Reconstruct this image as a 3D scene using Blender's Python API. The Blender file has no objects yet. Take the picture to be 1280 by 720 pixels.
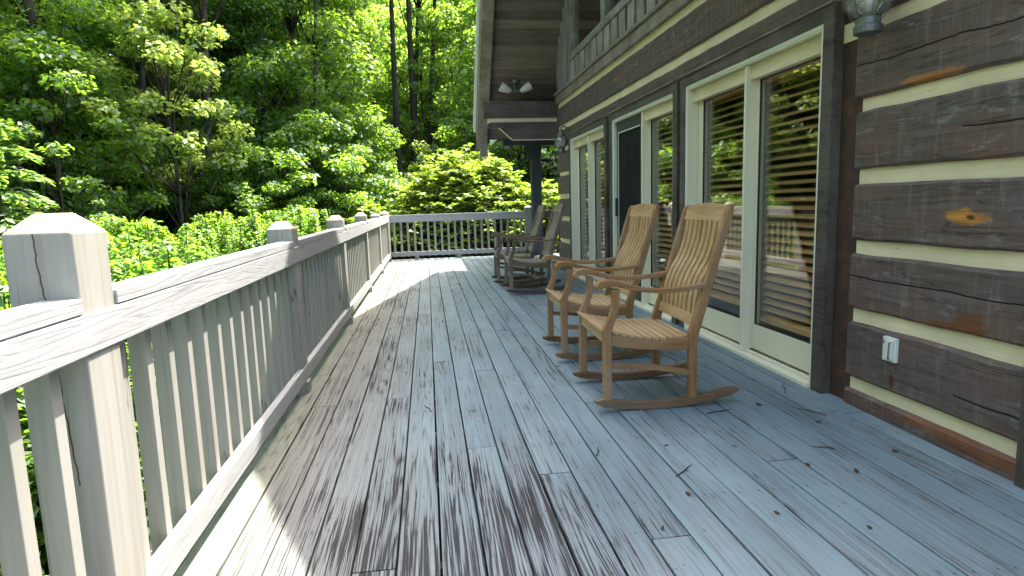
import bpy, bmesh, math, random
import numpy as np
from mathutils import Vector, Matrix
R_ = math.radians
scene = bpy.context.scene
COL = scene.collection

# ------------------------------------------------------------------ measured layout
W = 2.232          # wall face
XR = -0.80         # deck side face of the long railing
YE = 13.318        # inner face of the end railing
CAM_H = 1.1442
SA, SB = 0.316, 0.42   # sun direction (SA, SB, 1)

# ------------------------------------------------------------------ node helpers
class NT:
    def __init__(s, name):
        s.m = bpy.data.materials.new(name); s.m.use_nodes = True
        s.t = s.m.node_tree; s.t.nodes.clear()
        s.out = s.t.nodes.new('ShaderNodeOutputMaterial')
    def n(s, typ, **kw):
        nd = s.t.nodes.new(typ)
        for k, v in kw.items():
            if k.startswith('_'): nd.inputs[k[1:].replace('_', ' ')].default_value = v
            else: setattr(nd, k, v)
        return nd
    def l(s, a, b): s.t.links.new(a, b)
    def set(s, sock, v):
        if isinstance(v, bpy.types.NodeSocket): s.l(v, sock)
        elif isinstance(v, (tuple, list)) and len(v) == 3 and sock.type == 'RGBA': sock.default_value = (*v, 1)
        else: sock.default_value = v
    def math(s, op, a, b=None, c=None, clamp=False):
        nd = s.n('ShaderNodeMath', operation=op, use_clamp=clamp)
        s.set(nd.inputs[0], a)
        if b is not None: s.set(nd.inputs[1], b)
        if c is not None: s.set(nd.inputs[2], c)
        return nd.outputs[0]
    def vmath(s, op, a, b):
        nd = s.n('ShaderNodeVectorMath', operation=op)
        s.set(nd.inputs[0], a); s.set(nd.inputs[1], b)
        return nd.outputs[0]
    def obj(s): return s.n('ShaderNodeTexCoord').outputs['Object']
    def sep(s, v):
        nd = s.n('ShaderNodeSeparateXYZ'); s.l(v, nd.inputs[0]); return nd.outputs
    def comb(s, x, y, z):
        nd = s.n('ShaderNodeCombineXYZ')
        for i, v in enumerate((x, y, z)): s.set(nd.inputs[i], v)
        return nd.outputs[0]
    def island(s): return s.n('ShaderNodeNewGeometry').outputs['Random Per Island']
    def objrand(s): return s.n('ShaderNodeObjectInfo').outputs['Random']
    def noise(s, vec, scale, detail=4, rough=.55, dist=0):
        nd = s.n('ShaderNodeTexNoise'); s.l(vec, nd.inputs['Vector'])
        nd.inputs['Scale'].default_value = scale; nd.inputs['Detail'].default_value = detail
        nd.inputs['Roughness'].default_value = rough; nd.inputs['Distortion'].default_value = dist
        return nd.outputs['Fac']
    def ramp(s, f, *stops):
        nd = s.n('ShaderNodeValToRGB'); s.l(f, nd.inputs[0]); e = nd.color_ramp.elements
        while len(e) < len(stops): e.new(.5)
        for i, (p, c) in enumerate(stops):
            e[i].position = p
            e[i].color = (c, c, c, 1) if not isinstance(c, (tuple, list)) else (*c, 1)
        return nd.outputs[0]
    def step(s, f, a, b):
        nd = s.n('ShaderNodeMapRange'); s.l(f, nd.inputs[0])
        nd.inputs[1].default_value = a; nd.inputs[2].default_value = b
        return nd.outputs[0]
    def mix(s, f, a, b, blend='MIX'):
        nd = s.n('ShaderNodeMix', data_type='RGBA', blend_type=blend)
        s.set(nd.inputs['Factor'], f); s.set(nd.inputs['A'], a); s.set(nd.inputs['B'], b)
        return nd.outputs['Result']
    def bump(s, h, strength=.3, dist=.01):
        nd = s.n('ShaderNodeBump'); s.l(h, nd.inputs['Height'])
        nd.inputs['Strength'].default_value = strength; nd.inputs['Distance'].default_value = dist
        return nd.outputs[0]
    def pbr(s, col, rough=.6, spec=.3, metal=0, normal=None):
        nd = s.n('ShaderNodeBsdfPrincipled')
        s.set(nd.inputs['Base Color'], col); s.set(nd.inputs['Roughness'], rough)
        nd.inputs['Specular IOR Level'].default_value = spec; nd.inputs['Metallic'].default_value = metal
        if normal: s.l(normal, nd.inputs['Normal'])
        s.l(nd.outputs[0], s.out.inputs[0]); return nd

AX = {'x': (1.3, 34, 34), 'y': (34, 1.3, 34), 'z': (34, 34, 1.3)}
def wood(name, light, dark, axis='y', contrast=1.0, rough=.65, spec=.25, weather=None, bumpy=.25, var=.34):
    """sawn timber: long grain along one axis, each board its own"""
    t = NT(name); c = t.obj(); r = t.island()
    off = t.comb(t.math('MULTIPLY', r, 31.7), t.math('MULTIPLY', r, 57.1), t.math('MULTIPLY', r, 13.3))
    v = t.vmath('ADD', c, off); vs = t.vmath('MULTIPLY', v, AX[axis])
    g = t.noise(vs, 1.0, 6, .65, .8); big = t.noise(v, 2.2, 3)
    fine = t.noise(t.vmath('MULTIPLY', v, tuple(3.2 * a if a > 2 else 2.4 for a in AX[axis])), 1.0, 3, .6)
    f = t.math('ADD', t.math('MULTIPLY', g, .75), t.math('MULTIPLY', fine, .25))
    k = .5 / contrast
    col = t.mix(t.step(f, .5 - .22 * k * 1.2, .5 + .3 * k), dark, light)
    br = t.math('ADD', .95 - var / 2, t.math('MULTIPLY', r, var))
    br = t.math('MULTIPLY', br, t.math('ADD', .72, t.math('MULTIPLY', big, .56)))
    col = t.mix(1.0, col, t.comb(br, br, br), 'MULTIPLY')
    if weather:
        wm = t.step(t.noise(v, 3.5, 5, .65), .40, .66)
        col = t.mix(t.math('MULTIPLY', wm, .6), col, weather)
    knot = t.n('ShaderNodeTexVoronoi'); t.l(t.vmath('MULTIPLY', v, tuple(.1 * a if a > 2 else 1.1 for a in AX[axis])), knot.inputs['Vector'])
    kd = t.step(knot.outputs['Distance'], .03, .1)
    col = t.mix(t.math('MULTIPLY', t.math('SUBTRACT', 1, kd), .6), col, tuple(a * .5 for a in dark))
    t.pbr(col, rough, spec, normal=t.bump(f, bumpy, .006)); return t.m

def plain(name, col, rough=.5, spec=.4, metal=0, var=.12, scale=6):
    t = NT(name); n = t.noise(t.obj(), scale, 5, .6)
    b = t.math('ADD', 1 - var, t.math('MULTIPLY', n, 2 * var))
    t.pbr(t.mix(1.0, col, t.comb(b, b, b), 'MULTIPLY'), rough, spec, metal, t.bump(n, .08, .004)); return t.m

def deck_material():
    t = NT('weathered deck paint'); c = t.obj(); r = t.island(); x, y, z = t.sep(c)
    off = t.comb(t.math('MULTIPLY', r, 7.3), t.math('MULTIPLY', r, 83.1), 0.0); v = t.vmath('ADD', c, off)
    warp = t.noise(v, 3.0, 3)
    vw = t.vmath('ADD', v, t.comb(t.math('MULTIPLY', t.math('SUBTRACT', warp, .5), .016), 0.0, 0.0))
    grain = t.noise(t.vmath('MULTIPLY', vw, (58, .9, 1)), 1.0, 5, .6, .8)
    fine = t.noise(t.vmath('MULTIPLY', vw, (170, 1.9, 1)), 1.0, 3, .6, .4)
    # worn zone: the open foot path nearest the camera, fading along the deck
    dx = t.math('DIVIDE', t.math('SUBTRACT', x, .22), .66); dy = t.math('DIVIDE', t.math('SUBTRACT', y, 1.6), 1.2)
    d = t.math('SQRT', t.math('ADD', t.math('MULTIPLY', dx, dx), t.math('MULTIPLY', dy, dy)))
    near = t.math('SUBTRACT', 1.0, t.math('MULTIPLY', d, .8), clamp=True)
    ex = t.math('DIVIDE', t.math('ADD', x, .15), .75)
    path = t.math('SUBTRACT', 1.0, t.math('MULTIPLY', ex, ex), clamp=True)
    blot = t.noise(t.vmath('MULTIPLY', c, (3.2, 1.1, 1)), 1.0, 5, .65)
    perb = t.noise(t.vmath('MULTIPLY', v, (1.5, 1.3, 1)), 1.0, 4, .6)
    wear = t.math('ADD', t.math('MULTIPLY', near, .20), t.math('MULTIPLY', path, .045))
    wear = t.math('ADD', wear, t.math('MULTIPLY', t.math('SUBTRACT', blot, .5), .34))
    wear = t.math('ADD', wear, t.math('MULTIPLY', t.math('SUBTRACT', perb, .5), .30))
    wear = t.math('ADD', wear, t.math('MULTIPLY', t.math('SUBTRACT', r, .5), .06))
    wear = t.math('MINIMUM', t.math('ADD', wear, t.math('MULTIPLY', t.step(x, -.15, -.6), .055)), .15)
    iso = t.noise(t.vmath('MULTIPLY', v, (7.5, .17, 1)), 1.0, 1.2, .5, .15)
    ring = t.math('ABSOLUTE', t.math('SUBTRACT', t.math('FRACT', t.math('MULTIPLY', iso, 34.0)), .5))     # 0 at a ring
    ring2 = t.math('MULTIPLY', ring, 2.0)
    lines = t.math('ADD', t.math('ADD', t.math('MULTIPLY', grain, .42), t.math('MULTIPLY', fine, .50)), t.math('MULTIPLY', ring2, .08))
    k = t.math('SUBTRACT', lines, wear)                  # low = paint gone
    bare = t.math('MULTIPLY', t.step(k, .375, .33), .95)
    thin = t.math('MULTIPLY', t.step(k, .54, .39), .52)
    tone = t.noise(t.vmath('MULTIPLY', v, (2, .7, 1)), 1.0, 4)
    paint = t.mix(t.step(tone, .3, .7), (.118, .172, .196), (.215, .275, .293))
    tanm = t.math('MULTIPLY', t.step(t.math('ADD', x, t.math('MULTIPLY', t.math('SUBTRACT', blot, .5), .5)), .0, -.62), .8)
    paint = t.mix(t.math('MULTIPLY', t.step(r, .0, 1.), .35), paint, (.12, .192, .232))
    dirt = t.mix(t.step(blot, .35, .65), (.085, .08, .082), (.15, .135, .125))
    paint = t.mix(tanm, paint, (.165, .152, .118))
    rl_ = t.math('MULTIPLY', t.step(ring, .16, .05), t.step(k, .50, .36))
    col = t.mix(thin, paint, dirt)
    col = t.mix(t.math('MULTIPLY', rl_, .62), col, (.045, .042, .045))
    barec = t.mix(t.step(fine, .35, .65), (.006, .0055, .006), (.032, .029, .032))
    col = t.mix(bare, col, barec)
    # open checks along the grain
    chk = t.noise(t.vmath('MULTIPLY', vw, (38, .85, 1)), 1.0, 2, .5)
    chl = t.step(t.math('ABSOLUTE', t.math('SUBTRACT', chk, .5)), .012, .004)
    gate = t.step(t.noise(t.vmath('MULTIPLY', v, (6, 1.0, 1)), 1.0, 2), .55, .63)
    chl = t.math('MULTIPLY', chl, gate)
    col = t.mix(t.math('MULTIPLY', chl, .85), col, (.02, .018, .018))
    # knots and nail stains
    kn = t.n('ShaderNodeTexVoronoi'); t.l(t.vmath('MULTIPLY', t.vmath('ADD', vw, t.comb(0.0, t.math('MULTIPLY', fine, .02), 0.0)), (5.5, 2.0, 1)), kn.inputs['Vector'])
    kd = t.math('ADD', kn.outputs['Distance'], t.math('MULTIPLY', t.math('SUBTRACT', fine, .5), .12))
    kmask = t.math('MULTIPLY', t.step(kd, .13, .05), t.step(t.sep(kn.outputs['Color'])[0], .55, .6))
    col = t.mix(t.math('MULTIPLY', kmask, .8), col, (.035, .03, .03))
    sp = t.n('ShaderNodeTexVoronoi'); t.l(t.vmath('MULTIPLY', v, (14, 7, 1)), sp.inputs['Vector'])
    sm = t.math('MULTIPLY', t.step(sp.outputs['Distance'], .16, .08), t.step(t.sep(sp.outputs['Color'])[1], .80, .82))
    col = t.mix(t.math('MULTIPLY', sm, .85), col, (.03, .025, .022))
    fx = t.math('FRACT', t.math('DIVIDE', t.math('ADD', x, 1.0), .1415)); fy = t.math('FRACT', t.math('ADD', t.math('DIVIDE', y, .61), t.math('MULTIPLY', t.math('SUBTRACT', r, .5), .03)))
    ax_ = t.math('MULTIPLY', t.math('SUBTRACT', t.math('ABSOLUTE', t.math('SUBTRACT', fx, .5)), .29), .1415); ay_ = t.math('MULTIPLY', t.math('SUBTRACT', fy, .5), .61)
    nd = t.math('SQRT', t.math('ADD', t.math('MULTIPLY', ax_, ax_), t.math('MULTIPLY', ay_, ay_)))
    col = t.mix(t.math('MULTIPLY', t.step(nd, .0058, .0038), .85), col, (.02, .018, .018))
    ng = t.math('MULTIPLY', t.step(t.math('ABSOLUTE', ax_), .006, .002), t.step(t.math('ABSOLUTE', ay_), .05, .0)); col = t.mix(t.math('MULTIPLY', ng, .4), col, (.06, .052, .05))
    # green algae along the rail edge
    al = t.math('MULTIPLY', t.step(x, -.55, -.78), t.step(blot, .35, .6))
    col = t.mix(t.math('MULTIPLY', al, .35), col, (.27, .33, .22))
    h = t.math('SUBTRACT', t.math('ADD', t.math('MULTIPLY', lines, .8), t.math('MULTIPLY', bare, -.5)), t.math('MULTIPLY', chl, .8))
    t.pbr(col, t.math('ADD', .52, t.math('MULTIPLY', bare, .25)), .35, normal=t.bump(h, .5, .006)); return t.m

def rail_paint():
    t = NT('weathered rail paint'); c = t.obj(); r = t.island()
    off = t.comb(t.math('MULTIPLY', r, 5.3), t.math('MULTIPLY', r, 71.), t.math('MULTIPLY', r, 9.))
    v = t.vmath('ADD', c, off); nrm = t.n('ShaderNodeNewGeometry')
    g = t.noise(t.vmath('MULTIPLY', v, (50, 2.2, 38)), 1.0, 5, .6, 1.4)
    w = t.n('ShaderNodeTexWave', wave_type='BANDS', bands_direction='Z'); t.l(t.vmath('MULTIPLY', v, (60, 3.0, 75)), w.inputs['Vector'])
    w.inputs['Scale'].default_value = .55; w.inputs['Distortion'].default_value = 9; w.inputs['Detail'].default_value = 3; w.inputs['Detail Scale'].default_value = .5
    iso = t.noise(t.vmath('MULTIPLY', v, (9, .55, 9)), 1.0, 2, .5, .4)
    ring = t.math('ABSOLUTE', t.math('SUBTRACT', t.math('FRACT', t.math('MULTIPLY', iso, 17.0)), .5))
    f = g
    big = t.noise(v, 3, 4)
    col = t.mix(t.step(f, .28, .5), (.215, .213, .205), (.325, .328, .32))
    col = t.mix(t.math('MULTIPLY', t.step(big, .45, .7), .5), col, (.31, .31, .28))
    line = t.step(t.math('ABSOLUTE', t.math('SUBTRACT', g, .47)), .012, .003)
    col = t.mix(t.math('MULTIPLY', line, .35), col, (.17, .155, .14))
    col = t.mix(t.math('MULTIPLY', t.step(ring, .11, .03), .24), col, (.17, .165, .16)); f = t.math('ADD', t.math('MULTIPLY', g, .5), t.math('MULTIPLY', t.step(ring, .03, .2), .5))
    t.pbr(col, .62, .3, normal=t.bump(f, .2, .004)); return t.m

def post_paint():
    t = NT('weathered post paint'); c = t.obj(); r = t.objrand()
    v = t.vmath('ADD', c, t.comb(t.math('MULTIPLY', r, 5.3), 0.0, t.math('MULTIPLY', r, 9.)))
    g = t.noise(t.vmath('MULTIPLY', v, (26, 26, 1.2)), 1.0, 5, .6, .7); big = t.noise(v, 4, 4)
    col = t.mix(t.step(g, .3, .6), (.225, .208, .172), (.29, .28, .248))
    col = t.mix(t.math('MULTIPLY', t.step(big, .48, .7), .45), col, (.235, .235, .19))
    ck = t.noise(t.vmath('MULTIPLY', v, (17, 17, .8)), 1.0, 2)
    line = t.math('MULTIPLY', t.step(t.math('ABSOLUTE', t.math('SUBTRACT', ck, .47)), .009, .003), t.step(t.noise(t.vmath('MULTIPLY', v, (5, 5, 1.4)), 1.0, 1), .52, .58))
    col = t.mix(t.math('MULTIPLY', line, .8), col, (.06, .05, .04))
    px_, py_, pz_ = t.sep(c); wq = t.noise(t.vmath('MULTIPLY', c, (0, 0, 9)), 1.0, 4, .6)
    q = t.math('ABSOLUTE', t.math('SUBTRACT', px_, t.math('ADD', -.886, t.math('ADD', t.math('MULTIPLY', t.math('SUBTRACT', 1.03, pz_), .05), t.math('MULTIPLY', t.math('SUBTRACT', wq, .5), .03)))))
    gate = t.math('MULTIPLY', t.math('LESS_THAN', t.math('ABSOLUTE', t.math('SUBTRACT', py_, 1.535)), .012), t.math('GREATER_THAN', pz_, .5))
    col = t.mix(t.math('MULTIPLY', t.math('MULTIPLY', t.step(q, .0026, .0012), gate), .9), col, (.02, .016, .012))
    nz = t.sep(t.n('ShaderNodeNewGeometry').outputs['Normal'])[2]; zz = t.sep(c)[2]
    eg = t.math('MULTIPLY', t.step(nz, .3, .5), t.math('GREATER_THAN', zz, .985))
    rg = t.n('ShaderNodeTexWave', wave_type='RINGS', rings_direction='Z'); t.l(t.vmath('ADD', t.vmath('MULTIPLY', c, (1, 1, 0)), (.93, .07, 0)), rg.inputs['Vector']); rg.inputs['Scale'].default_value = 26; rg.inputs['Distortion'].default_value = 2.5
    col = t.mix(eg, col, t.mix(rg.outputs['Fac'], (.30, .245, .165), (.42, .365, .27)))
    t.pbr(col, .65, .3, normal=t.bump(g, .3, .005)); return t.m

# named stains on the hewn wall: (y, z, ry, rz, colour)
STAINS = [(2.29, 1.03, .11, .043, (.62, .26, .05)), (2.275, 1.028, .03, .014, (.03, .012, .006)), (2.23, .585, .09, .05, (.16, .06, .02)),
          (2.52, 1.64, .20, .024, (.42, .17, .05)), (7.05, 2.515, .22, .03, (.25, .12, .06)), (2.66, .215, .02, .05, (.10, .03, .015)),
          (2.2, .06, .5, .05, (.20, .075, .03)), (4.05, 2.12, .10, .05, (.12, .05, .03)), (2.36, .555, .14, .018, (.20, .075, .03))]
CRACKS = [(.700, .012, 1.9, 3.02), (1.775, .02, 2.0, 3.02), (1.40, .01, 2.0, 2.35), (.26, .012, 1.9, 2.3)]
def log_material():
    t = NT('dark hewn log'); c = t.obj(); r = t.island(); x, y, z = t.sep(c)
    v = t.vmath('ADD', c, t.comb(0.0, t.math('MULTIPLY', r, 47.), t.math('MULTIPLY', r, 13.)))
    g = t.noise(t.vmath('MULTIPLY', v, (20, 2.0, 42)), 1.0, 6, .65, .9)
    adze = t.noise(t.vmath('MULTIPLY', v, (10, 22, 3.2)), 1.0, 4, .6, .6)
    big = t.noise(t.vmath('MULTIPLY', v, (2, 1.8, 4)), 1.0, 4)
    col = t.mix(t.step(g, .25, .75), (.048, .037, .034), (.150, .116, .104))
    col = t.mix(t.math('MULTIPLY', t.step(big, .45, .68), .55), col, (.155, .075, .055))
    col = t.mix(t.math('MULTIPLY', t.step(adze, .52, .74), .38), col, (.25, .22, .20))
    sc = t.math('MULTIPLY', t.step(t.noise(t.vmath('MULTIPLY', v, (8, 9, 24)), 1.0, 5, .7), .56, .74), t.step(t.noise(v, 2.5, 2), .46, .58))
    col = t.mix(t.math('MULTIPLY', sc, .7), col, (.30, .30, .31))
    dk = t.math('MULTIPLY', t.step(t.math('ABSOLUTE', t.math('SUBTRACT', t.noise(t.vmath('MULTIPLY', v, (6, .9, 14)), 1.0, 3), .5)), .012, .003), .5)
    col = t.mix(dk, col, (.008, .007, .007))
    wob = t.noise(t.vmath('MULTIPLY', c, (1, 6, 14)), 1.0, 4, .65)
    for (sy, sz, ry, rz, sc_) in STAINS:
        a = t.math('DIVIDE', t.math('SUBTRACT', y, sy), ry); b = t.math('DIVIDE', t.math('SUBTRACT', z, sz), rz)
        q = t.math('ADD', t.math('ADD', t.math('MULTIPLY', a, a), t.math('MULTIPLY', b, b)), t.math('MULTIPLY', t.math('SUBTRACT', wob, .5), 3.0))
        m = t.math('MULTIPLY', t.step(q, 1.0, .35), t.step(x, W + .06, W + .04))
        col = t.mix(t.math('MULTIPLY', m, .9), col, t.mix(t.step(g, .35, .6), tuple(k * .45 for k in sc_), sc_))
    crk = None; wl = t.noise(t.vmath('MULTIPLY', c, (0, 2.6, 0)), 1.0, 4, .6)
    for (cz, amp, y0, y1) in CRACKS:
        q = t.math('ABSOLUTE', t.math('SUBTRACT', t.math('SUBTRACT', z, cz), t.math('MULTIPLY', t.math('SUBTRACT', wl, .5), amp * 4)))
        m = t.math('MULTIPLY', t.step(q, .0045, .0025), t.math('MULTIPLY', t.math('GREATER_THAN', y, y0), t.math('LESS_THAN', y, y1)))
        crk = m if crk is None else t.math('MAXIMUM', crk, m)
    col = t.mix(crk, col, (.004, .004, .004))
    h = t.math('SUBTRACT', t.math('ADD', t.math('MULTIPLY', adze, .7), t.math('MULTIPLY', g, .5)), t.math('MULTIPLY', crk, 1.5))
    t.pbr(col, .6, .3, normal=t.bump(h, .55, .012)); return t.m

def leaf_material(name, dif, tra, tra_mix=.42, warm=None, gloss=.06):
    t = NT(name); r = t.island(); o = t.objrand()
    k = t.math('ADD', .6, t.math('MULTIPLY', r, .85))
    k = t.math('MULTIPLY', k, t.math('ADD', .8, t.math('MULTIPLY', o, .4)))
    kk = t.comb(k, k, k)
    d = t.mix(1.0, dif, kk, 'MULTIPLY'); tr = t.mix(1.0, tra, kk, 'MULTIPLY')
    if warm:
        wm = t.step(t.math('FRACT', t.math('MULTIPLY', r, 7.31)), .55, .8)
        d = t.mix(t.math('MULTIPLY', wm, .8), d, warm)
    db = t.n('ShaderNodeBsdfDiffuse'); t.l(d, db.inputs[0])
    tb = t.n('ShaderNodeBsdfTranslucent'); t.l(tr, tb.inputs[0])
    gb = t.n('ShaderNodeBsdfGlossy'); gb.inputs['Roughness'].default_value = .55; gb.inputs['Color'].default_value = (.8, .85, .8, 1)
    a = t.n('ShaderNodeMixShader'); a.inputs[0].default_value = tra_mix; t.l(db.outputs[0], a.inputs[1]); t.l(tb.outputs[0], a.inputs[2])
    b = t.n('ShaderNodeMixShader'); b.inputs[0].default_value = gloss; t.l(a.outputs[0], b.inputs[1]); t.l(gb.outputs[0], b.inputs[2])
    t.l(b.outputs[0], t.out.inputs[0]); return t.m

def bark_material(name, a, b):
    t = NT(name); c = t.obj(); g = t.noise(t.vmath('MULTIPLY', c, (9, 9, 1.6)), 1.0, 6, .7, .5)
    li = t.step(t.noise(c, 1.7, 4), .5, .66)
    col = t.mix(t.step(g, .35, .65), a, b); col = t.mix(t.math('MULTIPLY', li, .4), col, (.12, .13, .10))
    t.pbr(col, .9, .1, normal=t.bump(g, .7, .03)); return t.m

def glass_material():
    t = NT('door glass'); g = t.n('ShaderNodeNewGeometry'); dp = t.n('ShaderNodeVectorMath', operation='DOT_PRODUCT')
    t.l(g.outputs['Incoming'], dp.inputs[0]); t.l(g.outputs['Normal'], dp.inputs[1])
    c = t.math('SUBTRACT', 1.0, t.math('ABSOLUTE', dp.outputs['Value']))
    f = t.math('ADD', .075, t.math('MULTIPLY', .925, t.math('POWER', c, 3.6)), clamp=True)
    tr = t.n('ShaderNodeBsdfTransparent'); tr.inputs[0].default_value = (.95, .96, .95, 1)
    gl = t.n('ShaderNodeBsdfGlossy'); gl.inputs['Roughness'].default_value = .012
    m = t.n('ShaderNodeMixShader'); t.l(f, m.inputs[0]); t.l(tr.outputs[0], m.inputs[1]); t.l(gl.outputs[0], m.inputs[2])
    t.l(m.outputs[0], t.out.inputs[0]); return t.m

def screen_material():
    t = NT('fly screen'); fr = t.n('ShaderNodeFresnel'); fr.inputs['IOR'].default_value = 1.5
    tr = t.n('ShaderNodeBsdfTransparent'); tr.inputs[0].default_value = (1, 1, 1, 1)
    db = t.n('ShaderNodeBsdfDiffuse'); db.inputs[0].default_value = (.035, .034, .034, 1)
    m = t.n('ShaderNodeMixShader'); m.inputs[0].default_value = .72; t.l(tr.outputs[0], m.inputs[1]); t.l(db.outputs[0], m.inputs[2])
    t.l(m.outputs[0], t.out.inputs[0]); return t.m

def frosted_material():
    t = NT('lantern glass'); tr = t.n('ShaderNodeBsdfTransparent'); tr.inputs[0].default_value = (.82, .83, .80, 1)
    gl = t.n('ShaderNodeBsdfGlossy'); gl.inputs['Roughness'].default_value = .05
    db = t.n('ShaderNodeBsdfDiffuse'); db.inputs[0].default_value = (.55, .54, .48, 1)
    fr = t.n('ShaderNodeFresnel'); fr.inputs['IOR'].default_value = 1.55
    a = t.n('ShaderNodeMixShader'); a.inputs[0].default_value = .30; t.l(tr.outputs[0], a.inputs[1]); t.l(db.outputs[0], a.inputs[2])
    m = t.n('ShaderNodeMixShader'); t.l(t.math('ADD', fr.outputs[0], .05), m.inputs[0]); t.l(a.outputs[0], m.inputs[1]); t.l(gl.outputs[0], m.inputs[2])
    t.l(m.outputs[0], t.out.inputs[0]); return t.m

def ground_material():
    t = NT('forest floor'); c = t.obj(); n = t.noise(c, .9, 6, .7); f = t.noise(c, 9, 5, .7)
    col = t.mix(t.step(n, .4, .62), (.028, .022, .014), (.03, .05, .014)); col = t.mix(t.step(f, .5, .75), col, (.075, .06, .035))
    t.pbr(col, .95, .1, normal=t.bump(f, .8, .05)); return t.m

def brick_buck():
    t = NT('reddish buck board'); c = t.obj(); x, y, z = t.sep(c)
    v = t.comb(t.math('MULTIPLY', y, 1.0), z, 0.0)
    b = t.n('ShaderNodeTexBrick'); t.l(v, b.inputs['Vector'])
    b.inputs['Color1'].default_value = (.125, .055, .036, 1); b.inputs['Color2'].default_value = (.075, .040, .030, 1); b.inputs['Mortar'].default_value = (.075, .05, .04, 1)
    b.inputs['Scale'].default_value = 1.0; b.inputs['Brick Width'].default_value = .16; b.inputs['Row Height'].default_value = .055; b.inputs['Mortar Size'].default_value = .004
    g = t.noise(c, 14, 5, .65)
    col = t.mix(t.step(g, .35, .65), b.outputs[0], (.05, .034, .028)); t.pbr(col, .7, .25, normal=t.bump(g, .4, .01)); return t.m

M = {}
M['deck'] = deck_material(); M['rail'] = rail_paint(); M['post'] = post_paint(); M['log'] = log_material()
M['chink'] = wood('cream chinking', (.80, .68, .47), (.68, .565, .38), 'y', .7, .9, .1, weather=(.62, .52, .36), bumpy=.5, var=.1)
M['frame'] = plain('cream door paint', (.70, .665, .50), .45, .4, var=.06)
M['trimwhite'] = plain('pale trim', (.70, .71, .68), .5, .4, var=.06)
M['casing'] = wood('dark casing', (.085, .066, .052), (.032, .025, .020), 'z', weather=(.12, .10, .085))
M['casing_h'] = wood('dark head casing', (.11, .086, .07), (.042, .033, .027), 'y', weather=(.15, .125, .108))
M['buck'] = brick_buck()
M['soffit'] = wood('soffit planks', (.25, .195, .15), (.11, .084, .066), 'x', 1.1, weather=(.17, .15, .13), var=.95)
M['barge'] = wood('barge timber', (.34, .27, .21), (.14, .105, .08), 'y', weather=(.38, .34, .29))
M['beam'] = wood('dark beam', (.115, .088, .070), (.045, .034, .028), 'x', weather=(.14, .12, .105))
M['bluepost'] = wood('blue grey post', (.085, .10, .125), (.045, .055, .07), 'z')
M['band'] = wood('balcony band', (.30, .27, .235), (.13, .11, .092), 'z', 1.2, weather=(.38, .35, .31), var=.5)
M['ledge'] = wood('ledge timber', (.28, .22, .18), (.11, .085, .068), 'y', weather=(.36, .32, .28))
M['roofing'] = plain('roof shingle', (.05, .048, .045), .9, .1, var=.3, scale=20)
M['glass'] = glass_material(); M['screen'] = screen_material(); M['lantern'] = frosted_material()
M['blind'] = wood('wooden blind', (.72, .43, .17), (.55, .31, .11), 'y', .8, .5, .35, bumpy=.1)
M['charcoal'] = plain('charcoal frame', (.05, .05, .052), .45, .4)
M['black'] = plain('black plastic', (.012, .012, .012), .4, .5)
M['inwall'] = plain('inside wall', (.20, .15, .10), .8, .2); M['infloor'] = plain('inside floor', (.12, .07, .035), .4, .4)
M['pewter'] = plain('aged pewter', (.16, .165, .16), .45, .5, .6, var=.25, scale=18)
M['whitemetal'] = plain('white metal', (.66, .66, .62), .4, .5)
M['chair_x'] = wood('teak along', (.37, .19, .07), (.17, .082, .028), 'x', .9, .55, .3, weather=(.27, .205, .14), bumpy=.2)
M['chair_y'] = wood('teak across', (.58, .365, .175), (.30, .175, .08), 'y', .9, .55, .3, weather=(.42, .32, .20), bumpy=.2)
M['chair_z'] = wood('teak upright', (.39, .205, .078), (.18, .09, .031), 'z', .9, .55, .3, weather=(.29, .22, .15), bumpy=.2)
M['shadeteak_x'] = wood('shaded teak along', (.20, .135, .08), (.085, .054, .032), 'x', .9, .6, .25, weather=(.17, .15, .12), bumpy=.2)  # darker teak set: the far chairs' shade is put into the colour
M['shadeteak_y'] = wood('shaded teak across', (.33, .27, .20), (.18, .14, .10), 'y', .9, .6, .25, weather=(.24, .22, .18), bumpy=.2)
M['shadeteak_z'] = wood('shaded teak upright', (.17, .125, .088), (.08, .056, .04), 'z', .9, .6, .25, weather=(.27, .235, .18), bumpy=.2)
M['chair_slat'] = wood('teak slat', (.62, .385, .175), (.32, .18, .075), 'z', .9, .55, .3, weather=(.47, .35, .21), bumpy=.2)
M['rocker_shade'] = wood('shaded rocker', (.13, .095, .07), (.06, .042, .03), 'x', .9, .6, .25)
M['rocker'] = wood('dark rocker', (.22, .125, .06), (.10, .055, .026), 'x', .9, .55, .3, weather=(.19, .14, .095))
M['ground'] = ground_material()
M['bark'] = bark_material('dark bark', (.022, .018, .014), (.07, .058, .045)); M['bark_pale'] = bark_material('pale bark', (.12, .105, .085), (.28, .25, .21))
M['lf_mid'] = leaf_material('mid green leaf', (.05, .115, .018), (.34, .56, .035), .52)
M['lf_dark2'] = leaf_material('deep green leaf', (.045, .105, .016), (.30, .50, .035), .5)
M['lf_bright'] = leaf_material('sunny leaf', (.065, .135, .012), (.36, .59, .055), .56)  # brighter leaf colour paints the sunlit middle of the forest
M['lf_dark'] = leaf_material('needle spray', (.035, .082, .028), (.11, .24, .05), .34, gloss=.08)
M['lf_pale'] = leaf_material('pale maple leaf', (.11, .18, .03), (.46, .60, .09), .48, warm=(.19, .20, .06))
M['lf_shrub'] = leaf_material('shrub leaf', (.055, .125, .014), (.27, .47, .03), .46, gloss=.04)
M['lf_rhodo'] = leaf_material('rhododendron leaf', (.115, .19, .02), (.34, .49, .035), .43, gloss=.08)
M['lf_spray'] = leaf_material('fresh hemlock spray', (.075, .15, .03), (.24, .40, .05), .4, gloss=.06)
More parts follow.
